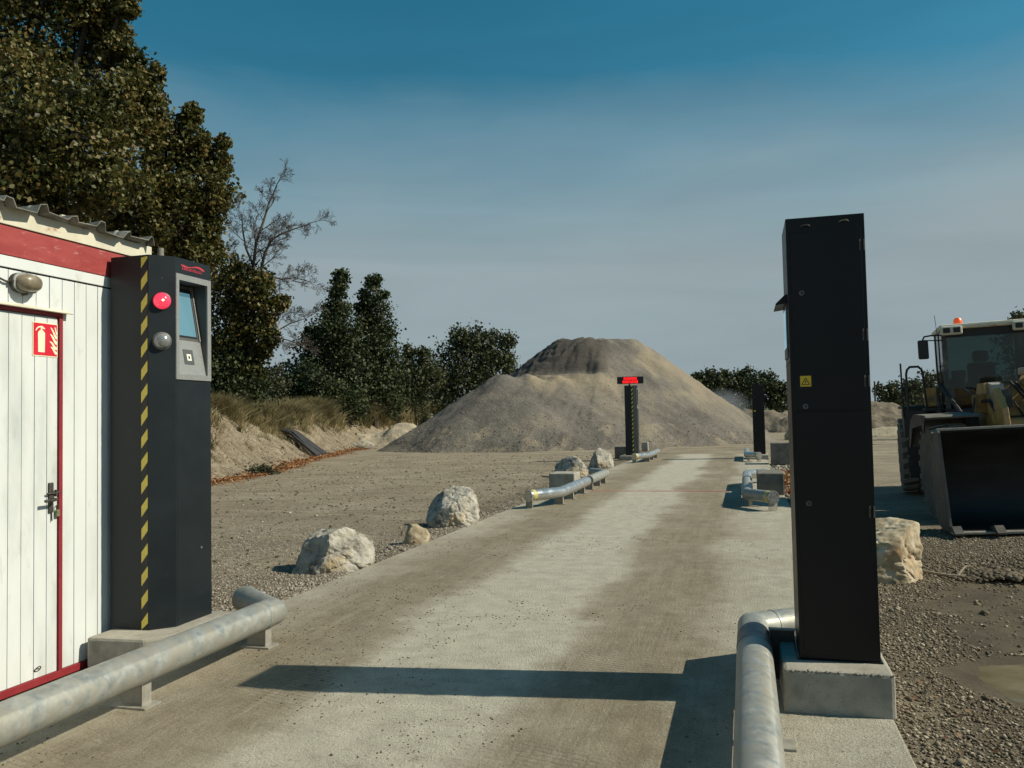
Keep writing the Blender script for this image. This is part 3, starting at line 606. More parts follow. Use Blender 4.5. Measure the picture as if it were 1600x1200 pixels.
def pile_c(X, Y, Z):
    f = np.clip((-7.4-X)/1.3, 0, 1)*np.clip((Z-4.1)/.5, 0, 1)*(Y < 53.2)*(Z < 6.75)  # dug face mask: dark strata plus painted shade of the steep cut
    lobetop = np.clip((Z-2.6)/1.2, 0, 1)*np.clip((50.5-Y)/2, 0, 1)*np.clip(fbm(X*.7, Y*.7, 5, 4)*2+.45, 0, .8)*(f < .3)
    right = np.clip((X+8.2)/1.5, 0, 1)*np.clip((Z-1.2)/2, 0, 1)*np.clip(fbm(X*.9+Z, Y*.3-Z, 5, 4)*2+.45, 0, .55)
    foot = np.clip(fbm(X*1.5, Y*1.5, 12, 3)*3-.6, 0, .5)*(Z < 1.2)
    return np.stack([f*.9, np.clip(np.maximum(np.maximum(lobetop, right), foot), 0, 1), f*0], -1)
pile = heap_mesh('gravel_pile', -24, 6, 38.5, 66, .13, pile_z, m_pile, colf=pile_c)
tag(pile, 'large pile of crushed gravel with a dug face, strata and shade painted dark, below its flat top', 'gravel pile')
n = 16000; x = -20+rng.random(n)*22; y = 40+rng.random(n)*11; z = pile_z(x, y); k_ = (z > -.1) & (rng.random(n) < np.exp(-np.maximum(z, 0)/.9)); x, y, z = x[k_], y[k_], z[k_]
o = scatter_stones('pile_stones', x, y, z, .018+.035*rng.random(len(x))**2, m_stoneD, None); o.parent = pile; tag(o, 'coarse stones lying on the flank of the pile')
def heap(name, cx, cy, rx, ry, h, mat, label, cat, seed=0, st=.15, rough=.12):
    def zf(X, Y):
        r = np.hypot((X-cx)/rx, (Y-cy)/ry); z = h*(1-r)+h*rough*2*fbm(X*1.1, Y*1.1, seed, 4); return np.where(r > 1.1, -1, np.minimum(z, h*.82+h*.2*fbm(X*.8, Y*.8, seed+4, 3)))+hgt(X, Y)
    o = heap_mesh(name, cx-rx*1.15, cx+rx*1.15, cy-ry*1.15, cy+ry*1.15, st, zf, mat); return tag(o, label, cat)
heap('sand_heap', -22.3, 52.5, 3.2, 2.6, 1.75, m_sand, 'small pale sand heap between the clay bank and the gravel pile', 'sand heap', 3)
heap('earth_heap', 1.5, 98, 9, 5, 2.6, m_soot, 'long low brown earth heap right of the gravel pile, far off', 'earth heap', 5, .4)
heap('earth_heap', 12, 90, 9, 5, 3.0, m_soot, 'brown earth heap seen between the black cabinet and the loader', 'earth heap', 8, .4)
heap('earth_heap', 4.6, 78, 3.5, 2.5, 1.9, m_soot, 'brown earth mound behind the yellowish boulder, beside the far black cabinet', 'earth heap', 12, .25)
heap('sand_heap', 9.4, 62, 3.2, 1.8, .75, m_sand, 'low pale heap on the far yard just right of the black cabinet', 'sand heap', 15, .2)
heap('earth_heap', 26, 95, 12, 6, 3.2, m_soot, 'dark earth heap far behind the loader', 'earth heap', 21, .5)

# ------------------------------------------------------------------ boulders
import bmesh
def boulder(cx, cy, w, dpt, h, seed, mat, label, group=None, sub=5, rot=0, sink=.12, cuts=11, name='boulder'):
    rg = np.random.default_rng(seed); bm = bmesh.new(); bmesh.ops.create_icosphere(bm, subdivisions=sub, radius=1.0)
    me = bpy.data.meshes.new(name); V = np.array([v.co[:] for v in bm.verts]); V = V/((np.abs(V)**3.2).sum(1)**(1/3.2))[:, None]*.86
    for k in range(cuts):
        nn = rg.normal(size=3); nn[2] = abs(nn[2])*.9; nn /= np.linalg.norm(nn); dd = .56+.28*rg.random(); t = V@nn-dd; V = V-np.outer(np.maximum(t, 0)*.985, nn)
    s = seed*3.1; nrm = V/np.linalg.norm(V, axis=1, keepdims=True)
    dsp = .10*fbm(V[:, 0]*1.6+s, V[:, 1]*1.6, V[:, 2]*1.6, 3)-.05*np.exp(-(np.abs(fbm(V[:, 0]*1.9+s, V[:, 1]*1.9, V[:, 2]*2.6+s, 4))/.07)**1.0)+.055*(np.abs(fbm(V[:, 0]*4+s, V[:, 1]*4, V[:, 2]*4+s, 4))-.25)+.030*fbm(V[:, 0]*12, V[:, 1]*12, V[:, 2]*12+s, 4)
    V = V+nrm*dsp[:, None]; V[:, 2] = np.where(V[:, 2] < -.55, -.55+(V[:, 2]+.55)*.2, V[:, 2])
    mn, mx_ = V.min(0), V.max(0); V = (V-(mn+mx_)/2)/(mx_-mn)
    V[:, 2] += .5; c, s_ = math.cos(rot), math.sin(rot)
    V = V*np.array([w, dpt, h*(1+sink)]); V = np.stack([V[:, 0]*c-V[:, 1]*s_, V[:, 0]*s_+V[:, 1]*c, V[:, 2]-h*sink], -1)
    for v, q in zip(bm.verts, V): v.co = q
    bm.to_mesh(me); bm.free(); me.materials.append(mat); me.polygons.foreach_set('use_smooth', [True]*len(me.polygons))
    try: me.set_sharp_from_angle(angle=R(32))
    except Exception: pass
    o = bpy.data.objects.new(name, me); COL.objects.link(o); o.location = (cx, cy, float(hgt(cx, cy))); return tag(o, label, 'boulder', group)
GB = 'boulders lined up along the left edge of the slab'
boulder(-4.60, 8.74, .92, .66, .49, 4, m_rock, 'nearest pale limestone boulder left of the slab, with an ochre patch on its right side', GB, 6, R(20))
boulder(-4.52, 12.55, .86, .66, .60, 9, m_rock, 'grey-white limestone boulder left of the slab, second from the camera, behind the small ochre stone', GB, 6, R(18))
boulder(-4.36, 10.62, .38, .30, .26, 19, m_rock2, 'small pointed ochre stone at the slab edge between two big pale boulders', GB, 4, R(10))
boulder(-4.80, 23.2, 1.0, .8, .60, 22, m_rock, 'dark-sided boulder just behind the low concrete block and bumper on the left', GB, 5, R(-20))
boulder(-4.60, 27.2, .82, .7, .66, 31, m_rock, 'farthest pale boulder on the left, just before the far concrete block', GB, 5, R(40))
boulder(1.27, 9.38, .94, .8, .60, 41, m_rock2, 'ochre and cream boulder half hidden behind the black cabinet', None, 6, R(15))
boulder(-23.3, 48.0, 1.6, .8, .40, 53, m_rock, 'flat white rock lying at the foot of the bank near the gravel pile', None, 4, R(20))
boulder(3.1, 55.5, 1.5, 1.1, .80, 61, m_rock2, 'yellowish boulder far away just right of the far black cabinet', None, 4)

# ------------------------------------------------------------------ site cabin
cab = thing('site_cabin', (-5.7, 2.5, 0), 'white boarded site cabin with a red band, cream fascia and corrugated grey roof', 'cabin')
XW = -4.48; Y0c, Y1c = -.6, 5.50
mb = MB(); mb.box(-7.0, XW-.035, Y0c+.01, Y1c-.03, 0.0, 3.03); mb.build('wall_core', m_wallw, cab)
# wall boards on the long side (door opening 3.74 - 4.63)
DY0, DY1, DZ1 = 3.70, 4.60, 2.40
w_ = .1085; y = Y0c+.03; k = 0
protos = {}
while y < Y1c-.06:
    y1 = min(y+w_-.005, Y1c-.05)
    zlo = .03
    if y1 > DY0-.03 and y < DY1+.03:
        if y < DY0-.03: y1 = DY0-.034
        elif y1 > DY1+.03 and y < DY1+.03: zlo = .03; 
        zlo = DZ1+.035
    if y1-y > .02:
        mbp = MB(); mbp.box(XW-.034, XW+rng.uniform(-.0012, .0012), y, y1, zlo, 2.662)
        if y < DY1+.03 < y1:   # board cut round the door frame
            mbp.box(XW-.034, XW, DY1+.033, y1, .03, DZ1+.034)
        mbp.build('wall_board', m_wallw, cab, bevel=.003)
    y += w_
for x0 in np.arange(-7.0, XW-.1, .1085):   # end wall boards
    MB().box(x0, min(x0+.1035, XW-.036), Y1c-.029, Y1c-.004, .03, 2.662).build('wall_board', m_wallw, cab, bevel=.003)
MB().box(XW-.05, XW+.012, Y1c-.048, Y1c+.004, .03, 2.66).build('corner_post', m_wallw, cab, bevel=.004)
MB().box(XW-.033, XW+.004, Y0c, Y1c+.002, 2.674, 2.748).build('top_rail', m_wallw, cab, bevel=.003)
MB().box(XW-.033, XW-.008, Y0c, Y1c-.002, 2.6625, 2.6735).build('shadow_gap', m_seam, cab)
MB().box(XW-.033, XW+.010, Y0c, Y1c+.003, 2.750, 2.938).build('red_band', m_red, cab, bevel=.003)
MB().box(XW-.033, XW+.022, Y0c, Y1c+.004, 2.942, 3.055).build('fascia', m_cream, cab, bevel=.003)
MB().box(-7.0, XW-.033, Y1c-.028, Y1c+.0, 2.75, 3.04).build('end_band', m_red, cab)
MB().box(XW-.034, XW+.014, Y0c, Y1c+.003, -.02, .028).build('red_sill', m_red2, cab, bevel=.003)
# corrugated roof sheet overhanging the fascia
prof = []; yy = Y0c-.1; pitch_ = .2585; y_ = 5.407-pitch_*24
prof = []
while y_ < Y1c+.10:
    prof += [(y_-.044, 3.066), (y_-.020, 3.110), (y_+.018, 3.112), (y_+.042, 3.066)]; y_ += pitch_
vs = []; fs = []; n_ = len(prof)
xs = [-7.2, -6.4, -5.6, -5.0, -4.6, XW+.062, XW+.105]
for xi, xx in enumerate(xs):
    for j, (py, pz) in enumerate(prof):
        sag = (-.012*math.sin(j*.9)+random.uniform(-.006, .006)) if xi >= 5 else 0
        vs.append((xx+(.012*math.sin(j*1.7) if xi == 6 else 0), py, pz+sag*(xi-4)*.6+(xx+5.8)*-.004))
for xi in range(len(xs)-1):
    for j in range(n_-1): a = xi*n_+j; fs.append((a, a+1, a+n_+1, a+n_))
rf = MB().add(vs, fs).build('roof', m_roof, cab); sm_ = rf.modifiers.new('solid', 'SOLIDIFY'); sm_.thickness = .006
# cream profile closers under the corrugations, on the fascia
mbp = MB(); y_ = 5.407-pitch_*24
while y_ < Y1c+.05:
    if y_ > Y0c: MB().prism([(y_-.044, 3.056), (y_+.042, 3.056), (y_+.018, 3.108), (y_-.020, 3.108)], XW+.0, XW+.020, axis='x').build('profile_closer', m_cream, cab)
    y_ += pitch_
mbp = MB(); mbp.lathe([(.022, 0), (.024, .01), (.024, .12), (.02, .125)], 12, Matrix.Translation((XW+.06, Y1c+.06, 2.93))); mbp.build('gutter_spout', m_roof, cab, smooth=True)
# door
door = MB().box(XW-.032, XW-.012, DY0, DY1, .022, DZ1-.002).build('door', m_door, cab)
yy = DY0+.004
while yy < DY1-.02:
    y1 = min(yy+.1005, DY1-.004)
    MB().box(XW-.0115, XW+.002+rng.uniform(-.001, .001), yy, y1-.004, .030, DZ1-.012).build('door_board', m_door, door, bevel=.002); yy += .1005
MB().box(XW-.033, XW+.013, DY1+.001, DY1+.031, .029, DZ1+.033).build('door_frame', m_red2, cab, bevel=.002)
MB().box(XW-.033, XW+.013, DY0-.031, DY0-.001, .029, DZ1+.033).build('door_frame', m_red2, cab, bevel=.002)
MB().box(XW-.033, XW+.013, DY0, DY1, DZ1+.001, DZ1+.033).build('door_frame', m_red2, cab, bevel=.002)
MB().prism([(XW, DZ1+.036), (XW+.052, DZ1+.022), (XW+.056, DZ1+.027), (XW+.004, DZ1+.052), (XW, DZ1+.052)], DY0-.07, DY1+.075, axis='y').build('drip_cap', m_cream, cab)
hd = MB().box(XW+.0035, XW+.016, 4.515, 4.553, 1.085, 1.285).build('handle_plate', m_iron, door, bevel=.004)
mbp = MB(); mbp.tube([(XW+.012, 4.534, 1.175), (XW+.055, 4.534, 1.175), (XW+.060, 4.52, 1.172), (XW+.058, 4.44, 1.170)], .010, 10); mbp.build('handle', m_iron, door, smooth=True)
mbp = MB(); mbp.tube([(XW+.020, 4.49, 1.213), (XW+.024, 4.56, 1.214), (XW+.022, 4.60, 1.218)], .006, 8); mbp.box(XW+.016, XW+.03, 4.555, 4.57, 1.19, 1.235); mbp.tube([(XW+.01, 4.54, 1.085), (XW+.012, 4.541, 1.03)], .004, 6); mbp.build('hasp', m_iron, door, smooth=True)
pl = MB().box(XW+.010, XW+.028, 4.566, 4.594, 1.055, 1.100).build('padlock', m_brass, door, bevel=.004)
mbp = MB(); mbp.tube([(XW+.019, 4.571, 1.098), (XW+.019, 4.571, 1.128), (XW+.019, 4.580, 1.136), (XW+.019, 4.589, 1.128), (XW+.019, 4.589, 1.098)], .003, 6); mbp.build('padlock_shackle', m_iron, door, smooth=True)
ringp = [(XW+.012+.01*math.sin(a), 4.43+.022*math.cos(a), .088+.016*math.sin(a)) for a in [k*2*math.pi/14 for k in range(15)]]
MB().tube(ringp, .0035, 6).build('ring_latch', m_iron, door, smooth=True)
# fire extinguisher sign (top-level: screwed on the door)
SY0, SY1, SZ0, SZ1 = 4.385, 4.590, 2.125, 2.350
sg = thing('fire_extinguisher_sign', (XW, 4.48, 2.13), 'red fire extinguisher sign with a cream border on the white door', 'sign')
MB().box(XW+.0035, XW+.006, SY0, SY1, SZ0, SZ1).build('sign_border', m_signw, sg)
MB().box(XW+.0062, XW+.0072, SY0+.006, SY1-.006, SZ0+.006, SZ1-.006).build('sign_panel', m_sign, sg)
def flat_poly(mbp, pts, x, t=.0008): mbp.prism(pts, x, x+t, axis='x')
mbp = MB(); xs_ = XW+.0074; bw = SY1-SY0
u_ = lambda a, b: (SY0+a*bw, SZ0+b*(SZ1-SZ0))
flat_poly(mbp, [u_(.21, .12), u_(.47, .12), u_(.48, .68), u_(.43, .74), u_(.38, .77), u_(.30, .77), u_(.24, .74), u_(.20, .68)], xs_)
flat_poly(mbp, [u_(.31, .772), u_(.37, .772), u_(.37, .84), u_(.31, .84)], xs_)
flat_poly(mbp, [u_(.30, .842), u_(.47, .80), u_(.48, .82), u_(.42, .87), u_(.36, .895), u_(.30, .89)], xs_)
flat_poly(mbp, [u_(.298, .842), u_(.298, .89), u_(.20, .865), u_(.13, .80), u_(.10, .74), u_(.135, .74), u_(.18, .80), u_(.23, .835)], xs_)
mbp.build('extinguisher_symbol', m_signw, sg)
mbp = MB()
for (a0, b0, a1, b1, wd) in ((.86, .90, .97, .68, .045), (.70, .88, .97, .56, .06), (.68, .68, .97, .40, .07), (.66, .46, .97, .24, .06), (.70, .30, .97, .10, .06)):
    top = []; bot = []
    for k in range(8):
        t = k/7; a = a0+(a1-a0)*t; b = b0+(b1-b0)*(t**.75)+.03*math.sin(t*6.3); wv = wd*math.sin(min(1, t*1.15+.05)*math.pi*.62)
        top.append(u_(a+.02, b+wv)); bot.append(u_(a-.02*t, b-wv*.35))
    flat_poly(mbp, bot+top[::-1], xs_)
mbp.build('flame_symbol', m_signw, sg)
# bulkhead lamp
lp = thing('bulkhead_lamp', (XW, 4.27, 2.585), 'old oval bulkhead lamp with dusty brown glass above the cabin door', 'wall lamp')
def oval(mbp, cx, cy, cz, prof, sy, sz, n=28, tilt=0):
    b = len(mbp.v); m = len(prof)
    for (r, xx) in prof:
        for j in range(n):
            a = 2*math.pi*j/n; q = Vector((xx, r*sy*math.copysign(abs(math.cos(a))**.8, math.cos(a)), r*sz*math.copysign(abs(math.sin(a))**.8, math.sin(a))))
            mbp.v.append((cx+q.x, cy+q.y, cz+q.z))
    for i in range(m-1):
        for j in range(n): a = b+i*n+j; c = b+i*n+(j+1) % n; mbp.f.append((a, c, c+n, a+n))
    mbp.f.append(tuple(b+(m-1)*n+j for j in range(n)))
    mbp.f.append(tuple(b+j for j in range(n))[::-1])
mbp = MB(); oval(mbp, XW+.002, 4.30, 2.585, [(1.0, 0), (1.02, .02), (.97, .035), (.92, .036)], .098, .066); mbp.build('lamp_housing', m_iron, lp, smooth=True)
mbp = MB(); oval(mbp, XW+.034, 4.30, 2.585, [(.93, 0), (.92, .03), (.84, .055), (.66, .075), (.4, .085), (.1, .088)], .094, .062); mbp.build('lamp_glass', m_lampglass, lp, smooth=True)
mbp = MB(); oval(mbp, XW+.036, 4.30, 2.585, [(.94, 0), (1.0, 0), (1.0, .010), (.94, .011)], .099, .067); mbp.build('lamp_rim', m_alu, lp, smooth=True)
mbp = MB()
for yy, zz in ((4.30, 2.655), (4.30, 2.515), (4.195, 2.585), (4.40, 2.585)): MB().lathe([(.009, 0), (.009, .03), (.006, .04)], 8, Matrix.Translation((XW+.01, yy, zz)), axis='x').build('lamp_bolt', m_iron, lp, smooth=True)
MB().tube([(XW+.02, 4.21, 2.58), (XW+.02, 4.16, 2.58), (XW+.015, 4.10, 2.60), (XW+.012, 3.9, 2.61)], .007, 8).build('cable', m_iron, lp, smooth=True)

# ------------------------------------------------------------------ weighing terminal (left)
def plinth(x0, x1, y0, y1, h, label, ch=None, mat=None, bev=.022, cat='plinth', name='concrete_plinth', z0=-.02, group=None):
    mb = MB(); poly = ch or [(x0, y0), (x1, y0), (x1, y1), (x0, y1)]
    cx, cy = (x0+x1)/2, (y0+y1)/2
    mb.prism([(a-cx, b-cy) for a, b in poly], z0, h)
    o = mb.build(name, mat or m_conc, bevel=bev); o.location = (cx, cy, 0); return tag(o, label, cat, group)
PH = .20
plinth(-4.43, -3.86, 4.80, 5.72, PH, 'pale concrete plinth under the terminal cabinet beside the cabin', ch=[(-4.43, 4.80), (-3.99, 4.83), (-3.84, 4.98), (-3.84, 5.70), (-4.43, 5.70)])
def hazard_tape(parent, y, x0, x1, z0, z1, pitch, slant, nrm=-1):
    mb = MB(); mb.box(x0, x1, y-.0012 if nrm < 0 else y, y if nrm < 0 else y+.0012, z0, z1); tp = mb.build('hazard_tape', m_black, parent)
    mb = MB(); z = z0-.02
    while z < z1:
        a = [(x0+.001, z), (x1-.001, z+slant), (x1-.001, z+slant+pitch*.47), (x0+.001, z+pitch*.47)]
        a = [(q[0], min(max(q[1], z0), z1)) for q in a]
        if max(q[1] for q in a)-min(q[1] for q in a) > .01: mb.prism(a, y-.0022, y-.0014, axis='y')
        z += pitch
    mb.build('yellow_stripes', m_yel, tp); return tp
def left_terminal(x0, y0, z0, h, label, detail=True):
    """cabinet with a chamfered corner towards the road; x0,y0 = front-left corner"""
    T = thing('weighing_terminal', (x0, y0, z0), label, 'terminal cabinet', 'terminal cabinets of the weighbridge')
    A = [(x0, y0), (x0+.325, y0), (x0+.45, y0+.13), (x0+.45, y0+.545), (x0, y0+.545)]
    xf = x0+.45; ya, yb = y0+.164, y0+.498; za, zb = z0+1.82, z0+2.524
    notch = A[:3]+[(xf, ya), (xf-.20, ya), (xf-.20, yb), (xf, yb)]+A[3:]
    mb = MB(); mb.prism(A, z0, za); 
    body = mb.build('cabinet_body', m_kiosk, T)
    MB().prism(notch, za, zb).build('cabinet_body', m_kiosk, T)
    MB().prism(A, zb, z0+h).build('cabinet_head', m_kiosk, T)
    # seams: thin dark grooves on the road face
    e = .0015
    if detail:
        MB().box(xf-.001, xf+e, y0+.150, y0+.545, z0+.966, z0+.970).build('seam', m_seam, T)
        MB().box(xf-.001, xf+e, y0+.148, y0+.151, z0+.0, z0+1.78).build('seam', m_seam, T)
        MB().box(xf-.001, xf+e, y0+.151, y0+.545, z0+1.776, z0+1.780).build('seam', m_seam, T)
        MB().prism([(x0+.3, y0-.001), (x0+.326, y0-.001), (x0+.4515, y0+.129), (x0+.4515, y0+.20), (x0+.44, y0+.2), (x0+.3, y0+.02)], z0+.0, z0+.004).build('base_trim', m_black, T)
    hazard_tape(T, y0, x0+.262, x0+.316, z0+.002, z0+h-.012, .163, .065)
    # chamfer lamps
    cn = Vector((.13, -.125, 0)).normalized(); ct = Vector((.125, .13, 0)).normalized(); cm = Vector((x0+.387, y0+.065, 0))
    M = Matrix(((ct.x, 0, cn.x, 0), (ct.y, 0, cn.y, 0), (0, 1, 0, 0), (0, 0, 0, 1)))
    for zz, mt, nm in ((z0+2.352, m_lred, 'red_lamp'), (z0+2.060, m_lgrey, 'grey_lamp')) if detail else ():
        MM = Matrix.Translation(cm+Vector((0, 0, zz))) @ M
        pr = [(.061, 0), (.061, .006)]+[(.059*math.cos(a), .006+.048*math.sin(a)) for a in [k*math.pi/16 for k in range(1, 8)]]+[(.003, .054)]
        d_ = MB().lathe(pr, 32, MM).build(nm, mt, T, smooth=True)
        MB().lathe([(.065, -.002), (.066, .004), (.061, .007)], 32, MM).build('lamp_rim', m_kiosk if mt is m_lred else m_alu_dk, d_, smooth=True)
        if mt is m_lred: MB().lathe([(.008, .048), (.008, .057), (.003, .059)], 10, MM).build('lit_filament', m_lhot, d_)
    # frame, recess, screen
    fr = MB(); f0, f1 = y0+.132, y0+.541; g0, g1 = z0+1.784, z0+2.565
    for b_ in ((f0, ya, g0, g1), (yb, f1, g0, g1), (ya, yb, g0, za+.004), (ya, yb, zb-.004, g1)): fr.box(xf, xf+.009, b_[0], b_[1], b_[2], b_[3])
    fr.build('screen_frame', m_alu, T)
    rc = MB(); rc.box(xf-.199, xf-.195, ya+.001, yb-.001, za+.001, zb-.001); rc.box(xf-.195, xf-.001, yb-.004, yb-.001, za+.001, zb-.001); rc.box(xf-.195, xf-.001, ya+.001, ya+.004, za+.001, zb-.001)
    rc.box(xf-.195, xf-.001, ya+.004, yb-.004, zb-.004, zb-.001); rc.build('recess_lining', m_alu_dk, T)
    # sloped fascia: from flush at the bottom to deep at the top
    Hs = zb-za; top_d = .125
    def SP(y, t, off=0): 
        n_ = Vector((Hs, 0, top_d)).normalized(); p_ = Vector((xf-.004-top_d*t, y, za+.002+(Hs-.004)*t)); return p_+n_*off
    def quad(name, ya_, yb_, t0, t1, off, th, mat, par):
        mb = MB(); vs = [SP(ya_, t0, off), SP(yb_, t0, off), SP(yb_, t1, off), SP(ya_, t1, off), SP(ya_, t0, off+th), SP(yb_, t0, off+th), SP(yb_, t1, off+th), SP(ya_, t1, off+th)]
        mb.add(vs, [(0,3,2,1),(4,5,6,7),(0,1,5,4),(1,2,6,5),(2,3,7,6),(3,0,4,7)]); return mb.build(name, mat, par)
    fa = quad('sloped_fascia', ya+.005, yb-.005, 0, .375, -.004, .004, m_alu, T)
    quad('screen_bezel', ya+.005, yb-.030, .376, .985, -.004, .006, m_alu_dk, T)
    quad('screen_edge', ya+.012, yb-.042, .405, .95, .0025, .002, m_seam, T)
    quad('screen', ya+.018, yb-.056, .425, .905, .005, .0015, m_screen, T)
    quad('bezel_rail', yb-.029, yb-.018, .376, .985, -.004, .016, m_alu, T)
    if detail:
        cy = y0+.317
        quad('card_reader', cy-.055, cy+.055, .115, .275, .0005, .003, m_alu_dk, fa)
        quad('reader_window', cy-.024, cy+.026, .155, .225, .004, .001, m_white, fa)
        quad('reader_mark', cy-.008, cy+.010, .175, .203, .0055, .0008, m_black, fa)
        # red print on the head: a swept line over a word that cannot be read
        lg = MB(); ly0 = y0+.195; lz = z0+2.600; wl = .275; lx = xf+.0006
        def L2(t, z): return (ly0+t*wl, lz+z*.66)
        curve = [(0, .052, .006), (.12, .048, .010), (.3, .042, .006), (.45, .052, .005), (.6, .066, .008), (.75, .070, .012), (.9, .058, .014), (1.0, .046, .008)]
        for (a, b) in zip(curve[:-1], curve[1:]): lg.prism([L2(a[0], a[1]-a[2]), L2(b[0], b[1]-b[2]), L2(b[0], b[1]+b[2]), L2(a[0], a[1]+a[2])], lx, lx+.0008, axis='x')
        rr = random.Random(5); t = .05
        while t < .86:
            wq = rr.choice([.03, .045, .05]); k = rr.random()
            lg.prism([L2(t, .004), L2(t+.018, .004), L2(t+.018, .034), L2(t, .034)], lx, lx+.0008, axis='x')
            if k > .25: lg.prism([L2(t+.019, .026), L2(t+wq, .026), L2(t+wq, .034), L2(t+.019, .034)], lx, lx+.0008, axis='x')
            if k > .45: lg.prism([L2(t+.019, .015), L2(t+wq, .015), L2(t+wq, .021), L2(t+.019, .021)], lx, lx+.0008, axis='x')
            if k < .8: lg.prism([L2(t+.019, .004), L2(t+wq, .004), L2(t+wq, .011), L2(t+.019, .011)], lx, lx+.0008, axis='x')
            t += wq+.022
        lg.build('red_logo', m_logo, T)
        MB().lathe([(.005, 0), (.005, .003)], 8, Matrix.Translation(cm+Vector((.0, 0, z0+2.52))) @ M).build('screw', m_alu_dk, T)
        MB().lathe([(.011, 0), (.011, .004), (.007, .007)], 14, Matrix.Translation((xf, y0+.42, z0+.52)), axis='x').build('lock', m_alu_dk, T, smooth=True)
    return T
left_terminal(-4.44, 5.045, PH+.002, 2.685, 'nearest dark grey terminal with screen, two round lamps and hazard tape, beside the white cabin')
# ------------------------------------------------------------------ black cabinet (right, near)
def back_cabinet(x0, y0, z0, w, d, h, label, near=True):
    T = thing('equipment_cabinet', (x0, y0, z0), label, 'terminal cabinet', 'terminal cabinets of the weighbridge')
    seamz = z0+1.70
    MB().box(x0, x0+w, y0, y0+d, z0, z0+h).build('cabinet_body', m_kiosk2, T, bevel=.003)
    # doors: upper and lower, proud of the back
    du = MB().box(x0+.022, x0+w-.020, y0-.007, y0-.001, z0+1.42, z0+h-.085).build('upper_door', m_kiosk2, T, bevel=.0015)
    dl = MB().box(x0+.022, x0+w-.020, y0-.007, y0-.001, z0+.05, z0+1.41).build('lower_door', m_kiosk2, T, bevel=.0015)
    MB().box(x0-.0015, x0+.001, y0+.0, y0+d, seamz, seamz+.005).build('seam', m_seam, T)
    for zz, dd in ((2.103, du), (1.443, du), (.885, dl)):
        lk = MB().lathe([(.016, 0), (.016, -.004), (.012, -.008)], 16, Matrix.Translation((x0+.077, y0-.007, z0+zz)), axis='y').build('lock', m_alu_dk, dd, smooth=True)
        MB().box(x0+.073, x0+.081, y0-.0165, y0-.0152, z0+zz-.006, z0+zz+.006).build('keyhole', m_seam, dd)
    for zz in (2.36, 1.845, 1.58, .84):
        mb = MB(); mb.tube([(x0+w-.030, y0-.012, z0+zz-.033), (x0+w-.030, y0-.012, z0+zz+.033)], .0045, 8); mb.tube([(x0+w-.008, y0-.010, z0+zz-.033), (x0+w-.008, y0-.010, z0+zz+.033)], .0045, 8)
        mb.build('hinge', m_lg, T, smooth=True)
    for xx, dz in ((.105, 0), (.315, .012)):
        mb = MB(); mb.tube([(x0+xx-.02, y0-.003, z0+h-.052+dz), (x0+xx-.01, y0-.012, z0+h-.048+dz), (x0+xx+.018, y0-.016, z0+h-.048+dz), (x0+xx+.028, y0-.014, z0+h-.056+dz)], .004, 8)
        mb.build('lifting_hook', m_lg, T, smooth=True)
    # warning sticker: yellow square, black triangle outline and bolt
    sx0, sx1, sz0, sz1 = x0+.052, x0+.112, z0+1.558, z0+1.620
    st = MB().box(sx0, sx1, y0-.0085, y0-.0073, sz0, sz1).build('warning_sticker', m_yel2, T)
    mb = MB(); cxs = (sx0+sx1)/2; tri = [(cxs-.025, sz0+.010), (cxs+.025, sz0+.010), (cxs, sz0+.053)]; tri2 = [(cxs-.018, sz0+.014), (cxs+.018, sz0+.014), (cxs, sz0+.046)]
    for i in range(3):
        j = (i+1) % 3; mb.prism([tri[i], tri[j], tri2[j], tri2[i]], y0-.0095, y0-.0088, axis='y')
    mb.prism([(cxs+.003, sz0+.038), (cxs-.006, sz0+.026), (cxs-.001, sz0+.026), (cxs-.003, sz0+.017), (cxs+.006, sz0+.029), (cxs+.001, sz0+.029)], y0-.0095, y0-.0088, axis='y')
    mb.build('warning_symbol', m_black, st)
    # visor over the screen opening on the road side, screen behind it
    xv = x0; ya, yb = y0+.10, y0+.42
    MB().box(xv-.008, xv-.001, ya, yb, z0+1.74, z0+2.055).build('screen_frame', m_alu_dk, T)
    MB().box(xv-.010, xv-.0085, ya+.03, yb-.03, z0+1.80, z0+2.03).build('screen', m_screen, T)
    mb = MB(); mb.prism([(xv-.001, z0+2.06), (xv-.001, z0+2.115), (xv-.012, z0+2.112), (xv-.065, z0+2.062), (xv-.067, z0+2.052)], ya-.01, yb+.01, axis='y'); mb.build('visor', m_kiosk2, T)
    return T
plinth(.16, .735, 4.90, 5.78, .235, 'grey concrete plinth with a chipped top edge under the near black cabinet')
n = 160; x = .17+rng.random(n)*.56; y = 4.903+rng.random(n)*.02; scatter_stones('chipped_rim', x, y, np.full(n, .222), .006+.008*rng.random(n), m_conc_dk, 'crumbled concrete rim along the front top edge of the near right plinth')
MB_ = MB(); MB_.box(.245, .705, 5.09, 5.60, .2355, .243); 
kr = back_cabinet(.262, 5.10, .243, .43, .47, 2.545, 'tall black equipment cabinet seen from behind with locks and a yellow warning sticker, right foreground')
MB_.build('base_plate', m_kiosk2, kr, bevel=.002)

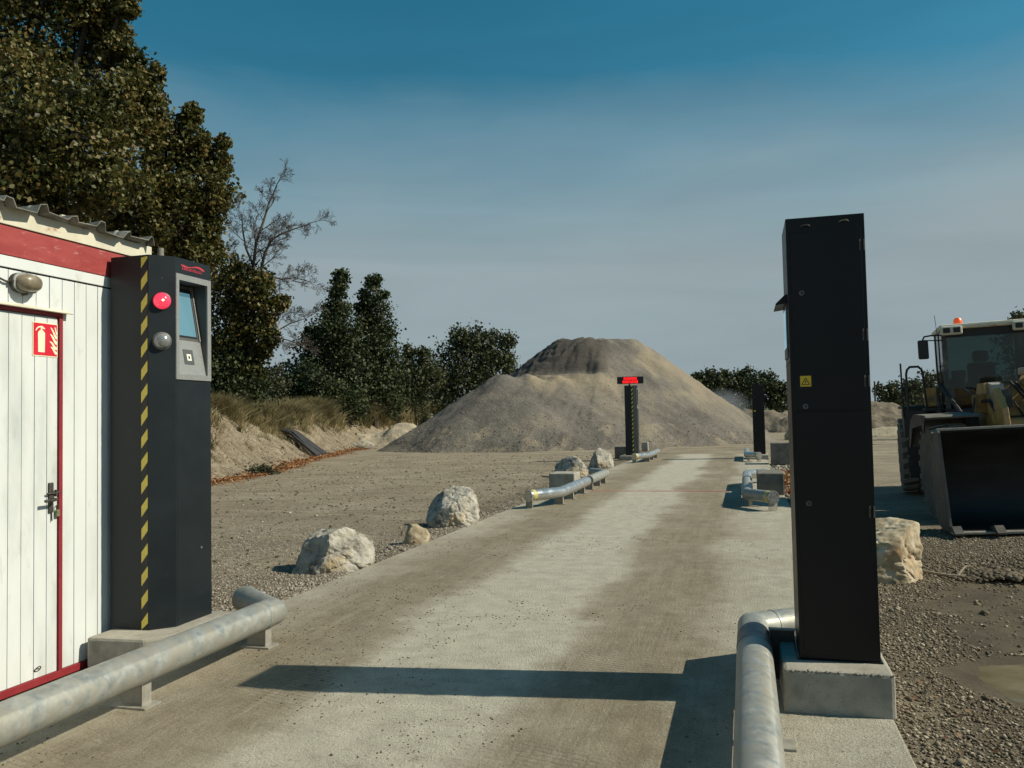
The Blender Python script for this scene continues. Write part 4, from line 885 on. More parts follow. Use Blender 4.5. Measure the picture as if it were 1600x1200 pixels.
# ------------------------------------------------------------------ far pair of cabinets
plinth(-4.62, -3.92, 31.5, 32.6, .16, 'low concrete plinth under the far left terminal cabinet')
ft = left_terminal(-4.41, 31.75, .162, 2.66, 'far left terminal cabinet below the lit red message display, hazard tape on its corner', detail=False)
ds = thing('message_display', (-4.25, 31.95, 2.84), 'wide black message display lit in red on top of the far left cabinet', 'display')
MB().tube([(-4.24, 31.95, 2.825), (-4.24, 31.95, 2.90)], .03, 10).build('display_post', m_lk, ds)
DR = Matrix.Translation((-4.20, 31.95, 0)) @ Matrix.Rotation(R(8), 4, 'Z')
MB().box(-.50, .50, -.06, .06, 2.895, 3.165, DR).build('display_case', m_black, ds, bevel=.008)
mb = MB(); rr = random.Random(12)
rows = (3.040, 2.915)
for ri, zr in enumerate(rows):
    xx = -.245 if ri == 0 else -.29
    while xx < (.23 if ri == 0 else .30):
        gl = rr.choice(['E', 'A', 'H', 'R', 'N', 'B', 'U'])  # five-by-seven style strokes, message itself is too small to read in the photograph
        cells = {'E': ((0,0,.02,.1),(0,0,.06,.02),(0,.04,.06,.06),(0,.08,.06,.1)), 'A': ((0,0,.02,.1),(.045,0,.065,.1),(0,.08,.06,.1),(0,.04,.06,.06)), 'H': ((0,0,.02,.1),(.045,0,.065,.1),(0,.04,.06,.06)), 'R': ((0,0,.02,.1),(0,.08,.06,.1),(0,.04,.06,.06),(.045,.06,.065,.09),(.04,0,.06,.04)), 'N': ((0,0,.02,.1),(.045,0,.065,.1),(.02,.05,.045,.08)), 'B': ((0,0,.065,.02),(0,0,.02,.1),(0,.04,.06,.06),(0,.08,.06,.1),(.045,.02,.065,.09)), 'U': ((0,0,.02,.1),(.045,0,.065,.1),(0,0,.06,.02))}[gl]
        for (a, b, c, d) in cells: mb.box(xx+a, xx+c, -.0635-.0001*len(mb.f) % .001, -.0615, zr+b, zr+d, DR)
        xx += .085
mb.build('lit_message', m_led, ds)
plinth(.10, .78, 31.4, 32.7, .16, 'low concrete plinth under the far right black cabinet')
back_cabinet(.27, 31.95, .162, .42, .5, 2.57, 'far right black equipment cabinet, small in the distance behind the right steel bumper')
plinth(-5.02, -4.52, 32.9, 33.6, .46, 'square concrete block left behind the far left terminal cabinet', mat=m_conc_dk, cat='concrete block', name='concrete_block')
plinth(-4.80, -4.5, 40.0, 40.3, .40, 'small pale post behind the far left terminal cabinet', cat='concrete block', name='concrete_block')
plinth(-4.40, -3.80, 18.76, 19.5, .37, 'low grey concrete block behind the left steel bumper', mat=m_conc, cat='concrete block', name='concrete_block')
blk = plinth(.20, .72, 17.66, 18.9, .44, 'concrete block, front shade put into its dark grey colour, with a red side behind the right steel bumper', mat=m_conc_dk, cat='concrete block', name='concrete_block')  # shaded front imitated by the dark concrete colour
MB().box(.722, .726, 17.68, 18.88, .01, .42).build('red_side', m_red2, blk)
plinth(.78, 1.42, 28.3, 29.1, .69, 'tall dark concrete block beside the slab, left of the near black cabinet', mat=m_conc_dk, cat='concrete block', name='concrete_block')

# ------------------------------------------------------------------ steel tube bumpers
PR = .103; PZ = .232
def disc(T, p, dirv, tape=None, foot=True):
    p = Vector(p); dv = Vector(dirv).normalized()
    e = p+dv*.012
    cp = MB().tube([p, e], PR+.012, 28).build('end_cap', m_galv2, T, smooth=True)
    up = Vector((0, 0, 1)); sd_ = dv.cross(up).normalized(); mb = MB()
    for k in range(8):
        a = 2*math.pi*k/8+.2; q = e+(sd_*math.cos(a)+up*math.sin(a))*.082; MB().tube([q, q+dv*.008], .008, 6).build('cap_bolt', m_iron, cp)
    if foot:
        MB().box(-.085, .085, 0, .012, -(PZ-.008), .0, Matrix.Translation(e-dv*.012-dv*.013+Vector((0, 0, 0))) @ Matrix(((sd_.x, -dv.x, 0, 0), (sd_.y, -dv.y, 0, 0), (0, 0, 1, 0), (0, 0, 0, 1)))).build('foot_plate', m_plate, T)
    # yellow/black tape near the end
    a0 = p-dv*.05; a1 = p-dv*.15; bt = MB().tube([a0, a1], PR+.0012, 28, caps=False).build('hazard_tape', m_yel3, T, smooth=True)
    mb = MB(); b = 0; nseg = 28
    for k0 in (0, 7, 14, 21):
        vs = []
        for i in range(2):
            for k in range(4):
                a = 2*math.pi*(k0+k+i*2.5)/nseg; c = (a0 if i == 0 else a1)+(sd_*math.cos(a)+up*math.sin(a))*(PR+.0026); vs.append(c)
        mb.add(vs, [(0, 1, 5, 4), (1, 2, 6, 5), (2, 3, 7, 6)])
    mb.build('black_stripes', m_black, bt)
def support(T, x, y, side):
    """plate on the slab, web under the tube, flange on the road side. side=+1: road lies at +x"""
    s = side; X = lambda a: x+s*a
    def bx(a, b, c, d, e, f, nm): 
        x0, x1 = sorted((X(a), X(b))); return MB().box(x0, x1, c, d, e, f).build(nm, m_plate, T)
    sp_ = bx(-.16 if s > 0 else -.13, .08 if s > 0 else .03, y-.07, y+.07, .001, .012, 'base_plate'); bx(-.14 if s > 0 else -.03, .028, y-.005, y+.005, .0125, .145, 'support_web'); bx(.029, .037, y-.04, y+.04, .0125, .155, 'support_flange')
def bumper(pts, sup, side, label, caps=(), mat=None, joints=()):
    T = thing('tube_bumper', (pts[0][0], pts[0][1], 0), label, 'steel bumper', 'steel tube bumpers along the slab')
    mb = MB(); mb.tube([(a, b, PZ) for a, b in pts], PR, 40); mb.build('steel_tube', mat or m_galv, T, smooth=True)
    for (x, y, dx, dy) in joints:
        p = Vector((x, y, PZ)); d_ = Vector((dx, dy, 0)).normalized()*.006; MB().tube([p-d_, p-d_*.3, p+d_*.3, p+d_], [PR-.002, PR+.003, PR+.003, PR-.002], 40, caps=False).build('weld_seam', m_galv, T, smooth=True)
    for y in sup: support(T, pts[1][0]+(.05 if side < 0 else 0), y, side)
    for (p, d_) in caps: disc(T, p, d_)
    return T
LX, RX = -3.48, .012
bumper([(LX, -1.6), (LX, 5.60), (LX-.48, 5.98)], (1.4, 2.8, 4.2, 5.5), 1, 'long dull galvanised tube bumper running past the cabin and terminal, lower left foreground', joints=((LX, 5.44, 0, 1),))
bm_ = bumper([(RX, -1.6), (RX, 5.78), (RX+.52, 6.16)], (1.4, 2.9, 4.4, 5.5), -1, 'galvanised tube bumper with a blue-grey band running to the black cabinet, lower right foreground', joints=((RX, 5.30, 0, 1), (RX+.12, 5.868, .52, .38)))
m_band = pbr('blue_grey_band', [(.045, .065, .085), (.085, .11, .13)], scale=14, rough=.45, metal=.4)
MB().tube([(RX, 5.20, PZ), (RX, 5.52, PZ)], PR+.0012, 40, caps=False).build('band', m_band, bm_, smooth=True)
MB().box(.105, .255, 5.47, 5.482, .012, .305).build('bracket', m_lg, bm_); MB().box(.103, .109, 5.42, 5.53, .012, .31).build('bracket', m_plate, bm_); MB().box(.10, .26, 5.46, 5.50, .306, .314).build('bracket', m_plate, bm_)
def capseg(a, b): v = Vector((a[0]-b[0], a[1]-b[1], 0)).normalized(); return ((a[0], a[1], PZ), tuple(v))
L2 = [(-3.86, 14.80), (-3.42, 15.55), (-3.42, 18.25)]
bumper(L2, (15.6, 16.6, 17.8), 1, 'shiny angled tube bumper with a taped capped end, left of the slab at mid distance', [capseg(L2[0], L2[1])], m_galv2, joints=((-3.42, 15.9, 0, 1),))
bumper([(-3.42, 18.52), (-3.42, 20.75), (-3.86, 21.35)], (18.8, 19.8, 20.6), 1, 'second tube bumper on the left, just beyond the slab joint', mat=m_galv, joints=((-3.42, 18.7, 0, 1),))
R2 = [(.42, 14.78), (0.0, 15.38), (0.0, 18.28)]
bumper(R2, (15.5, 16.7), -1, 'dusty angled tube bumper with capped end facing the camera, right side at mid distance', [capseg(R2[0], R2[1])], m_galv, joints=((0, 15.7, 0, 1),))
R3 = [(.52, 21.0), (0.0, 20.3), (0.0, 18.55)]
bumper(R3, (18.9, 19.9), -1, 'tube bumper bending off to the right beyond the joint, taped at its far end', [capseg(R3[0], R3[1])], m_galv2)
L4 = [(-3.80, 29.4), (-3.40, 30.2), (-3.40, 33.6)]
bumper(L4, (30.3, 31.6, 33.0), 1, 'tube bumper in front of the far left terminal cabinet', [capseg(L4[0], L4[1])], m_galv2)
R4 = [(.42, 29.6), (0.02, 30.2), (0.02, 33.6)]
bumper(R4, (30.3, 31.6, 33.0), -1, 'tube bumper in front of the far right black cabinet', [capseg(R4[0], R4[1])], m_galv2)
#PART3
# ------------------------------------------------------------------ wheel loader
def camw(xc, d): return Vector((xc*math.cos(YAW)-d*math.sin(YAW), xc*math.sin(YAW)+d*math.cos(YAW), 0))
lip = camw(7.31, 10.75); thf = YAW-R(15); MF = Matrix.Translation(lip+Vector((0, 0, .055))) @ Matrix.Rotation(thf, 4, 'Z') @ Matrix.Rotation(R(-2.2), 4, 'Y')
cc = camw(8.60, 15.05); thr = YAW-R(22); MR = Matrix.Translation(cc+Vector((0, 0, .06))) @ Matrix.Rotation(thr, 4, 'Z') @ Matrix.Rotation(R(-1.5), 4, 'Y')
LD = thing('wheel_loader', tuple(camw(7.9, 13.6)), 'dusty yellow wheel loader facing the camera with its dark toothed bucket on the ground', 'loader')
# bucket (local x across, y away from the camera, z up)
BW = 1.56
inner = [(.02, .035), (.42, .030), (.62, .08), (.76, .24), (.80, .50), (.76, .80), (.66, 1.05), (.50, 1.24), (.36, 1.34)]
outer = [(.02, .010), (.44, .000), (.66, .045), (.81, .21), (.86, .50), (.82, .83), (.71, 1.09), (.53, 1.29), (.37, 1.38)]
bk = MB().prism(inner+outer[::-1], -BW+.03, BW-.03, MF, 'x').build('bucket', m_bucket, LD, smooth=True)
sidep = [(.02, .012), (.44, .002), (.66, .047), (.81, .212), (.86, .502), (.82, .832), (.71, 1.092), (.53, 1.292), (.35, 1.385), (.28, 1.345), (.20, .9), (.11, .5), (.05, .2), (.0, .04)]
for s in (-1, 1): MB().prism(sidep, s*BW-(.03 if s > 0 else 0), s*BW+(.03 if s < 0 else 0), MF, 'x').build('side_plate', m_bside, bk)
MB().box(-BW, BW, .33, .375, 1.365, 1.40, MF).build('spill_edge', m_edge, bk, bevel=.006)
MB().box(-BW, BW, -.10, .05, .005, .034, MF).build('cutting_edge', m_edge, bk, bevel=.004)
nt_ = 7
for k in range(nt_):
    x = -BW+.055+(2*BW-.11)*k/(nt_-1)
    MB().prism([(.16, .036), (-.06, .036), (-.23, .012), (-.23, .034), (-.08, .115), (.12, .075)], x-.055, x+.055, MF, 'x').build('tooth', m_bside, bk)
    MB().lathe([(.018, -.062), (.018, .062)], 8, MF @ Matrix.Translation((x, .02, .06)), axis='x').build('tooth_pin', m_iron, bk)
# wheels
def lug_mesh():
    mb = MB(); Rr = .80
    # slanted bar lug on the tread, half the tyre width
    vs = []
    for (x, a) in ((.015, -.075), (.30, .045), (.30, .165), (.015, .045)):
        for rr in (Rr-.01, Rr+.028 if x < .2 else Rr+.012): vs.append((x, math.sin(a)*rr, math.cos(a)*rr))
    mb.add(vs, [(0,2,4,6),(1,7,5,3),(0,1,3,2),(2,3,5,4),(4,5,7,6),(6,7,1,0)])
    return mb
lug_me = None
def wheel(M, rr=.80):
    global lug_me
    T = MB().lathe([(.52, -.27), (.70, -.30), (.775, -.285), (.795, -.24), (.80, -.1), (.80, .1), (.795, .24), (.775, .285), (.70, .30), (.52, .27)], 48, M, 'x').build('tyre', m_tyre, LD, smooth=True)
    MB().lathe([(.50, -.24), (.52, -.22), (.50, -.12), (.30, -.10), (.30, -.16), (.02, -.16)], 32, M, 'x').build('rim', m_ly, T, smooth=True)
    if lug_me is None:
        o = lug_mesh().build('tread_lug', m_lug); lug_me = o.data; bpy.data.objects.remove(o)
    off = root_of(T)
    for side in (0, 1):
        for k in range(22):
            o = bpy.data.objects.new('tread_lug', lug_me); COL.objects.link(o); o.parent = T
            A = Matrix.Rotation(2*math.pi*(k+.5*side)/22, 4, 'X'); Fm = Matrix.Rotation(math.pi, 4, 'Z') if side else Matrix.Identity(4)
            o.matrix_local = Matrix.Translation(-off) @ M @ A @ Fm
    return T
for s in (-1, 1): wheel(MF @ Matrix.Translation((s*1.10, 2.0, .70)) @ Matrix.Scale(.885, 4))
for s in (-1, 1): wheel(MR @ Matrix.Translation((s*1.12, 1.25, .72)) @ Matrix.Scale(.92, 4))
# front frame
MB().prism([(1.55, .55), (3.2, .55), (3.2, 1.2), (2.7, 1.45), (2.35, 2.02), (1.95, 2.02), (1.62, 1.3)], -.50, -.44, MF, 'x').build('frame_plate', m_ly, LD)
MB().prism([(1.55, .55), (3.2, .55), (3.2, 1.2), (2.7, 1.45), (2.35, 2.02), (1.95, 2.02), (1.62, 1.3)], .44, .50, MF, 'x').build('frame_plate', m_ly, LD)
MB().box(-.44, .44, 1.6, 3.1, .5, 1.15, MF).build('front_frame', m_ly, LD, bevel=.02)
MB().box(-.44, .44, 2.0, 2.3, 1.55, 1.95, MF).build('cross_tube', m_ly, LD, bevel=.04)
MB().prism([(1.98, 1.96), (2.32, 1.96), (2.5, 1.7), (1.8, 1.5)], -.43, .43, MF, 'x').build('tower_plate', m_ly, LD)
MB().lathe([(.22, -1.0), (.22, 1.0)], 20, MF @ Matrix.Translation((0, 2.12, .80)), axis='x').build('front_axle', m_lg, LD)
# fenders: flat mudguard over the tyre that curves down behind it
for s in (-1, 1):
    top = [(1.66, 1.535), (1.72, 1.565), (2.45, 1.585), (2.70, 1.50), (2.88, 1.30), (2.96, 1.05)]
    bot = [(2.93, 1.05), (2.85, 1.285), (2.68, 1.475), (2.44, 1.555), (1.72, 1.535), (1.67, 1.51)]
    x0, x1 = sorted((s*.66, s*1.42)); fd = MB().prism(top+bot, x0, x1, MF, 'x').build('fender', m_edge2, LD)
    x0, x1 = sorted((s*1.422, s*1.44)); MB().prism([(1.66, 1.50), (1.70, 1.57), (2.45, 1.588), (2.72, 1.50), (2.90, 1.30), (2.98, 1.05), (2.90, 1.02), (2.62, 1.36), (1.9, 1.42), (1.80, 1.30)], x0, x1, MF, 'x').build('fender_skirt', m_lk, fd)
    MB().box(min(s*.60, s*.80), max(s*.60, s*.80), 2.0, 2.12, 1.0, 1.53, MF).build('fender_bracket', m_lk, fd)
# lift arms and Z-bar linkage
armp = [(2.20, 1.88), (2.10, 2.02), (1.75, 1.96), (1.40, 1.62), (1.28, 1.10), (1.36, .42), (1.46, .28), (1.58, .34), (1.60, .9), (1.75, 1.38), (2.05, 1.70)]
for s in (-1, 1): MB().prism(armp, s*.40-.05, s*.40+.05, MF, 'x').build('lift_arm', m_ly, LD, bevel=.012)
MB().lathe([(.12, -.36), (.12, .36)], 18, MF @ Matrix.Translation((0, 1.62, 1.35)), axis='x').build('cross_tube', m_ly, LD, smooth=True)
MB().prism([(1.45, 2.16), (1.62, 2.24), (1.78, 2.12), (1.74, 1.6), (1.60, 1.05), (1.46, .98), (1.40, 1.1), (1.50, 1.6)], .02, .13, MF, 'x').build('bell_crank', m_ly, LD, bevel=.012)
MB().box(-.06, .34, 1.52, 1.86, 2.10, 2.21, MF).build('crank_cover', m_edge, LD, bevel=.02)
MB().tube([MF @ Vector((.07, 2.6, 1.75)), MF @ Vector((.07, 1.95, 2.03))], .085, 16).build('tilt_cylinder', m_ly, LD, smooth=True)
MB().tube([MF @ Vector((.07, 1.95, 2.03)), MF @ Vector((.07, 1.60, 2.14))], .040, 12).build('cylinder_rod', m_ram, LD, smooth=True)
for s in (-1, 1):
    MB().tube([MF @ Vector((s*.27, 2.7, .9)), MF @ Vector((s*.27, 1.95, 1.25))], .075, 14).build('lift_cylinder', m_ly, LD, smooth=True)
    MB().tube([MF @ Vector((s*.27, 1.95, 1.25)), MF @ Vector((s*.27, 1.62, 1.42))], .035, 10).build('cylinder_rod', m_ram, LD, smooth=True)
MB().prism([(1.72, 1.98), (1.95, 2.02), (1.80, 1.62), (1.68, 1.60)], -.46, -.30, MF, 'x').build('pivot_cap', m_edge, LD)
for (a, b, r_) in (((-.62, 2.05, 1.72), (-.40, 1.72, 1.50), .022), ((-.30, 2.3, 2.02), (-.02, 1.7, 1.72), .018), ((-.24, 2.3, 2.02), (.05, 1.7, 1.70), .018)):
    a = Vector(a); b = Vector(b); c = (a+b)/2+Vector((0, -.12, .14)); MB().tube([MF @ a, MF @ (a*.6+c*.4), MF @ c, MF @ (b*.6+c*.4), MF @ b], r_, 8).build('hose', m_lk, LD, smooth=True)
m_rust = pbr('rusty_yellow', [(.10,.05,.02), (.22,.12,.035), (.30,.19,.06)], scale=6, rough=.8)
for (x0, x1, y0, y1, z0, z1, mt, nm) in ((-.66, -.46, 1.9, 2.1, 1.55, 1.85, m_rust, 'hose_guard'), (.46, .9, 1.95, 2.25, 1.5, 1.66, m_rust, 'frame_bracket'), (-.36, -.2, 1.7, 1.9, 1.62, 1.9, m_lg, 'valve_block'), (.2, .36, 1.75, 1.95, 1.5, 1.8, m_lg, 'valve_block'), (.5, .9, 2.2, 2.5, 1.66, 1.9, m_lg, 'frame_cover')):
    MB().box(x0, x1, y0, y1, z0, z1, MF).build(nm, mt, LD, bevel=.02)
rh = random.Random(3)
for k in range(9):
    x = rh.uniform(-.7, .7); a = Vector((x, 2.35, 1.75+rh.uniform(-.1, .25))); b = Vector((x+rh.uniform(-.25, .25), 1.65, 1.45+rh.uniform(-.1, .2))); c = (a+b)/2+Vector((rh.uniform(-.1, .1), -.05, rh.uniform(.08, .22)))
    MB().tube([MF @ a, MF @ (a*.5+c*.5), MF @ c, MF @ (b*.5+c*.5), MF @ b], .014, 7).build('hose', m_lk, LD, smooth=True)
MB().prism([(1.55, 1.42), (1.75, 1.50), (2.0, 1.52), (1.9, 1.40)], .05, .42, MF, 'x').build('link_plate', m_edge, LD)
# rear frame
MB().box(-.55, .55, -1.3, .6, .55, 1.15, MR).build('rear_frame', m_lk, LD, bevel=.02)
MB().prism([(.78, .95), (3.0, .95), (3.1, 1.4), (2.9, 2.02), (.78, 2.12)], -.62, .62, MR, 'x').build('engine_hood', m_ly, LD, bevel=.04)
MB().box(-.75, .75, 2.9, 3.25, .55, 1.35, MR).build('counterweight', m_lg, LD, bevel=.05)
MB().lathe([(.22, -1.1), (.22, 1.1)], 20, MR @ Matrix.Translation((0, 1.25, .80)), axis='x').build('rear_axle', m_lg, LD)
for s in (-1, 1):
    x0, x1 = sorted((s*.66, s*1.34)); MB().box(x0, x1, .28, .85, 1.12, 1.70, MR).build('side_tank', m_lk, LD, bevel=.03)
    MB().box(x0, x1, .85, 2.1, 1.66, 1.72, MR).build('rear_fender', m_lk, LD, bevel=.02)
    # steps and handrails
    x0, x1 = sorted((s*1.02, s*1.34))
    for zz in (.45, .78, 1.10): MB().box(x0, x1, -.62, -.30, zz, zz+.035, MR).build('step', m_lk, LD)
    for yy in (-.63, -.29): MB().box(x0, x1, yy-.012, yy+.012, .42, 1.62, MR).build('step_side', m_lk, LD)
    xo = s*1.30; xi = s*1.02
    hoop = [(xo, -.60, 1.55), (xo, -.60, 2.28), (xo-s*.02, -.585, 2.36), (xo-s*.07, -.56, 2.41), (xi+s*.07, -.50, 2.41), (xi+s*.02, -.48, 2.36), (xi, -.47, 2.26), (xi-s*.04, -.40, 1.60)]
    MB().tube([MR @ Vector(p) for p in hoop], .020, 10).build('handrail', m_lk, LD, smooth=True)
    MB().tube([MR @ Vector((s*1.36, -.2, 1.5)), MR @ Vector((s*1.36, -.2, 2.50))], .016, 8).build('marker_rod', m_lk, LD, smooth=True)
    MB().box(min(s*.72, s*1.02), max(s*.72, s*1.02), -.50, .3, 1.60, 1.66, MR).build('platform', m_lk, LD)
    MB().prism([(-.72, 1.35), (.1, 1.35), (.1, 1.98), (-.2, 2.05)], s*.78 if s > 0 else s*.78-.03, s*.78+.03 if s > 0 else s*.78, MR, 'x').build('side_panel', m_lg, LD)
    MB().box(min(s*.80, s*.98), max(s*.80, s*.98), -.35, .12, 1.68, 2.02, MR).build('lamp_bracket', m_ly, LD, bevel=.02)
    MB().tube([MR @ Vector((s*.76, -.60, 2.05)), MR @ Vector((s*.55, -1.35, 1.55))], .035, 8).build('brace', m_lk, LD)
# cab
cx0, cx1, cy0, cy1, cz0, cz1 = -.70, .70, -.70, .72, 1.30, 3.02
cb = MB().box(cx0, cx1, cy0, cy1, cz0, 1.62, MR).build('cab_base', m_lk, LD, bevel=.02)
MB().box(cx0-.03, cx1+.03, cy0-.08, cy1+.04, cz1, cz1+.09, MR).build('cab_roof', m_cream, LD, bevel=.035)
MB().box(cx0+.02, cx1-.02, cy0+.005, cy0+.05, cz1-.14, cz1-.002, MR).build('roof_visor', m_lk, LD)
for x in (cx0, cx1-.075):
    MB().box(x, x+.075, cy0, cy0+.07, 1.62, cz1, MR).build('cab_pillar', m_lg, LD, bevel=.012)
    MB().box(x+.005, x+.07, cy1-.08, cy1, 1.62, cz1, MR).build('cab_pillar', m_lk, LD, bevel=.012)
    MB().box(x+.01, x+.065, .02, .08, 1.62, cz1, MR).build('cab_pillar', m_lk, LD)
MB().box(cx0+.076, cx1-.076, cy0+.02, cy0+.026, 1.62, cz1-.14, MR).build('windscreen', m_glass, LD)
MB().box(cx0+.02, cx0+.026, cy0+.072, .018, 1.62, cz1, MR).build('side_window', m_glass, LD); MB().box(cx1-.026, cx1-.02, cy0+.072, .018, 1.62, cz1, MR).build('side_window', m_glass, LD)
MB().box(cx0+.02, cx0+.026, .082, cy1-.082, 1.62, cz1, MR).build('side_window', m_glass, LD); MB().box(cx1-.026, cx1-.02, .082, cy1-.082, 1.62, cz1, MR).build('side_window', m_glass, LD)
MB().box(cx0+.076, cx1-.076, cy1-.03, cy1-.024, 1.62, cz1, MR).build('rear_window', m_glass, LD)
MB().box(cx0+.08, cx1-.08, cy1-.10, cy1-.05, 1.62, 2.02, MR).build('rear_panel', m_inter, LD)
MB().box(cx0+.10, cx0+.34, cy0+.12, cy0+.40, 1.62, 2.16, MR).build('side_console', m_inter, LD, bevel=.02)
MB().box(cx0+.13, cx0+.36, cy0+.16, cy0+.20, 2.16, 2.30, MR).build('instrument_box', m_lg, LD, bevel=.01)
st = MB().box(-.20, .24, -.05, .40, 1.72, 1.90, MR).build('seat', m_seat, LD, bevel=.05)
MB().box(-.21, .25, .30, .44, 1.86, 2.46, MR).build('seat_back', m_seat, st, bevel=.06); MB().box(-.11, .15, .32, .43, 2.47, 2.68, MR).build('headrest', m_seat, st, bevel=.05)
MB().tube([MR @ Vector((.02, -.55, 1.6)), MR @ Vector((.02, -.35, 2.02))], .035, 10).build('steering_column', m_inter, LD)
ring = [MR @ Vector((.02+.19*math.cos(a), -.34+.10*math.sin(a), 2.04+.16*math.sin(a))) for a in [k*2*math.pi/24 for k in range(25)]]
MB().tube(ring, .014, 8, caps=False).build('steering_wheel', m_seat, LD, smooth=True)
for a, b in (((.30, -.715, 1.64), (.52, -.715, 2.30)), ((.36, -.715, 1.64), (.58, -.715, 2.30))): MB().tube([MR @ Vector(a), MR @ Vector(b)], .009, 6).build('wiper', m_lk, LD)
for s in (-1, 1):
    MB().box(s*.55-.17, s*.55+.17, cy0-.17, cy0-.06, cz1-.105, cz1+.05, MR).build('lamp_housing', m_cream if s < 0 else m_cream, LD, bevel=.03)
    for q in (-.08, .08): MB().box(s*.55+q-.055, s*.55+q+.055, cy0-.185, cy0-.171, cz1-.07, cz1+.02, MR).build('work_light', m_lk, LD, bevel=.01)
    arm = [(s*.70, cy0, 2.93), (s*.86, cy0-.05, 2.935), (s*.98, cy0-.08, 2.92), (s*1.01, cy0-.09, 2.86)]
    MB().tube([MR @ Vector(p) for p in arm], .014, 8).build('mirror_arm', m_lk, LD, smooth=True)
    MB().tube([MR @ Vector((s*.70, cy0, 2.84)), MR @ Vector((s*.95, cy0-.06, 2.85))], .010, 8).build('mirror_arm', m_lk, LD, smooth=True)
    MB().box(s*1.01-.085, s*1.01+.085, cy0-.13, cy0-.07, 2.52, 2.86, MR).build('mirror', m_lk, LD, bevel=.025)
bq = MR @ Matrix.Translation((-.32, .25, cz1+.09))
MB().lathe([(.07, 0), (.07, .03)], 16, bq).build('beacon_base', m_lk, LD); MB().lathe([(.076, .031), (.078, .10), (.070, .16), (.042, .195), (.005, .20)], 20, bq).build('beacon', m_beacon, LD, smooth=True)
MB().tube([MR @ Vector((-.74, -.4, 3.0)), MR @ Vector((-.76, -.4, 3.32))], .005, 6).build('aerial', m_lk, LD)

# ------------------------------------------------------------------ fallen branch and debris, right
br = thing('fallen_branch', (1.74, 9.68, 0), 'thin pale branch lying on the ground right of the ochre boulder', 'branch')
zb = lambda x, y: float(hgt(x, y))
pts = [(1.74, 9.72), (1.86, 9.60), (1.98, 9.52), (2.10, 9.50), (2.24, 9.54), (2.38, 9.50)]
MB().tube([(a, b, zb(a, b)+.022) for a, b in pts], [.022, .02, .018, .016, .012, .006], 8).build('stick', m_bark2, br, smooth=True)
MB().tube([(2.05, 9.51, zb(2.05, 9.51)+.03), (2.15, 9.62, .03), (2.22, 9.75, .01)], [.012, .009, .004], 6).build('side_twig', m_bark2, br, smooth=True)
n = 900; x = 2.45+rng.normal(0, .22, n); y = 9.50+rng.normal(0, .11, n)
scatter_stones('mud_clods', x, y, hgt(x, y)+.05*np.exp(-((x-2.45)/.25)**2), .012+.03*rng.random(n)**2, m_stoneD, 'dark heap of mud clods and rotten leaves at the end of the branch', ico=True, tint=rng.random(n)*.25)
n = 2600; x = 2.7+rng.normal(0, .7, n); y = 10.0+rng.normal(0, .42, n)
scatter_stones('mud_clods', x, y, hgt(x, y), .010+.018*rng.random(n)**2, m_stoneD, 'dark muddy ridge beyond the wet ground in front of the bucket', tint=rng.random(n)*.4)

# bundle of dark pipes lying down the bank
pb = thing('pipe_bundle', (-20.6, 39.2, 0), 'bundle of long dark pipes lying down the slope of the clay bank', 'pipe bundle')
for k in range(15):
    y0_ = 36.6+k*.17; xa, xb = -20.6+.02*k, -24.4-rng.uniform(0, .6)
    ya = y0_+rng.uniform(-.05, .05); yb_ = 38.6+k*.07+rng.uniform(-.1, .1)
    fx = float(np.interp(ya, [p[1] for p in BASE], [p[0] for p in BASE])); xa = fx+.1-.1*rng.random(); xb = fx-3.6-.6*rng.random()
    MB().tube([(xa, ya, float(hgt(xa, ya))+.07), ((xa+xb)/2, (ya+yb_)/2, max(float(hgt((xa+xb)/2, (ya+yb_)/2)), 1.0)+.16), (xb, yb_, float(hgt(xb, yb_))+.14)], .06, 8).build('pipe', m_pipeblk, pb, smooth=True)

# ------------------------------------------------------------------ vegetation
def leaf_mesh(name, C, size, mat, parent, tint, elong=1.0, droop=0.0):
    """C: (n,3) centres; each leaf is a folded rhombus"""
    n = len(C); v1 = rng.normal(size=(n, 3)); v1[:, 2] -= droop; v1 /= np.linalg.norm(v1, axis=1, keepdims=True)
    v2 = np.cross(v1, rng.normal(size=(n, 3))); v2 /= np.linalg.norm(v2, axis=1, keepdims=True); v3 = np.cross(v1, v2)
    s = (size*(.6+.8*rng.random(n)))[:, None]; w = s*.42/elong
    V = np.stack([C-v1*s*.5, C-v2*w+v3*w*.35, C+v1*s*.5, C+v2*w+v3*w*.35], 1).reshape(-1, 3)
    b = np.arange(n)[:, None]*4; F = np.concatenate([b+np.array([[0, 1, 2]]), b+np.array([[0, 2, 3]])], 1).reshape(-1, 3)
    if parent is not None: V = V-np.array(root_of(parent))
    return np_mesh(name, V, F, mat, 3, parent=parent, col=np.repeat(tint, 4)[:, None])
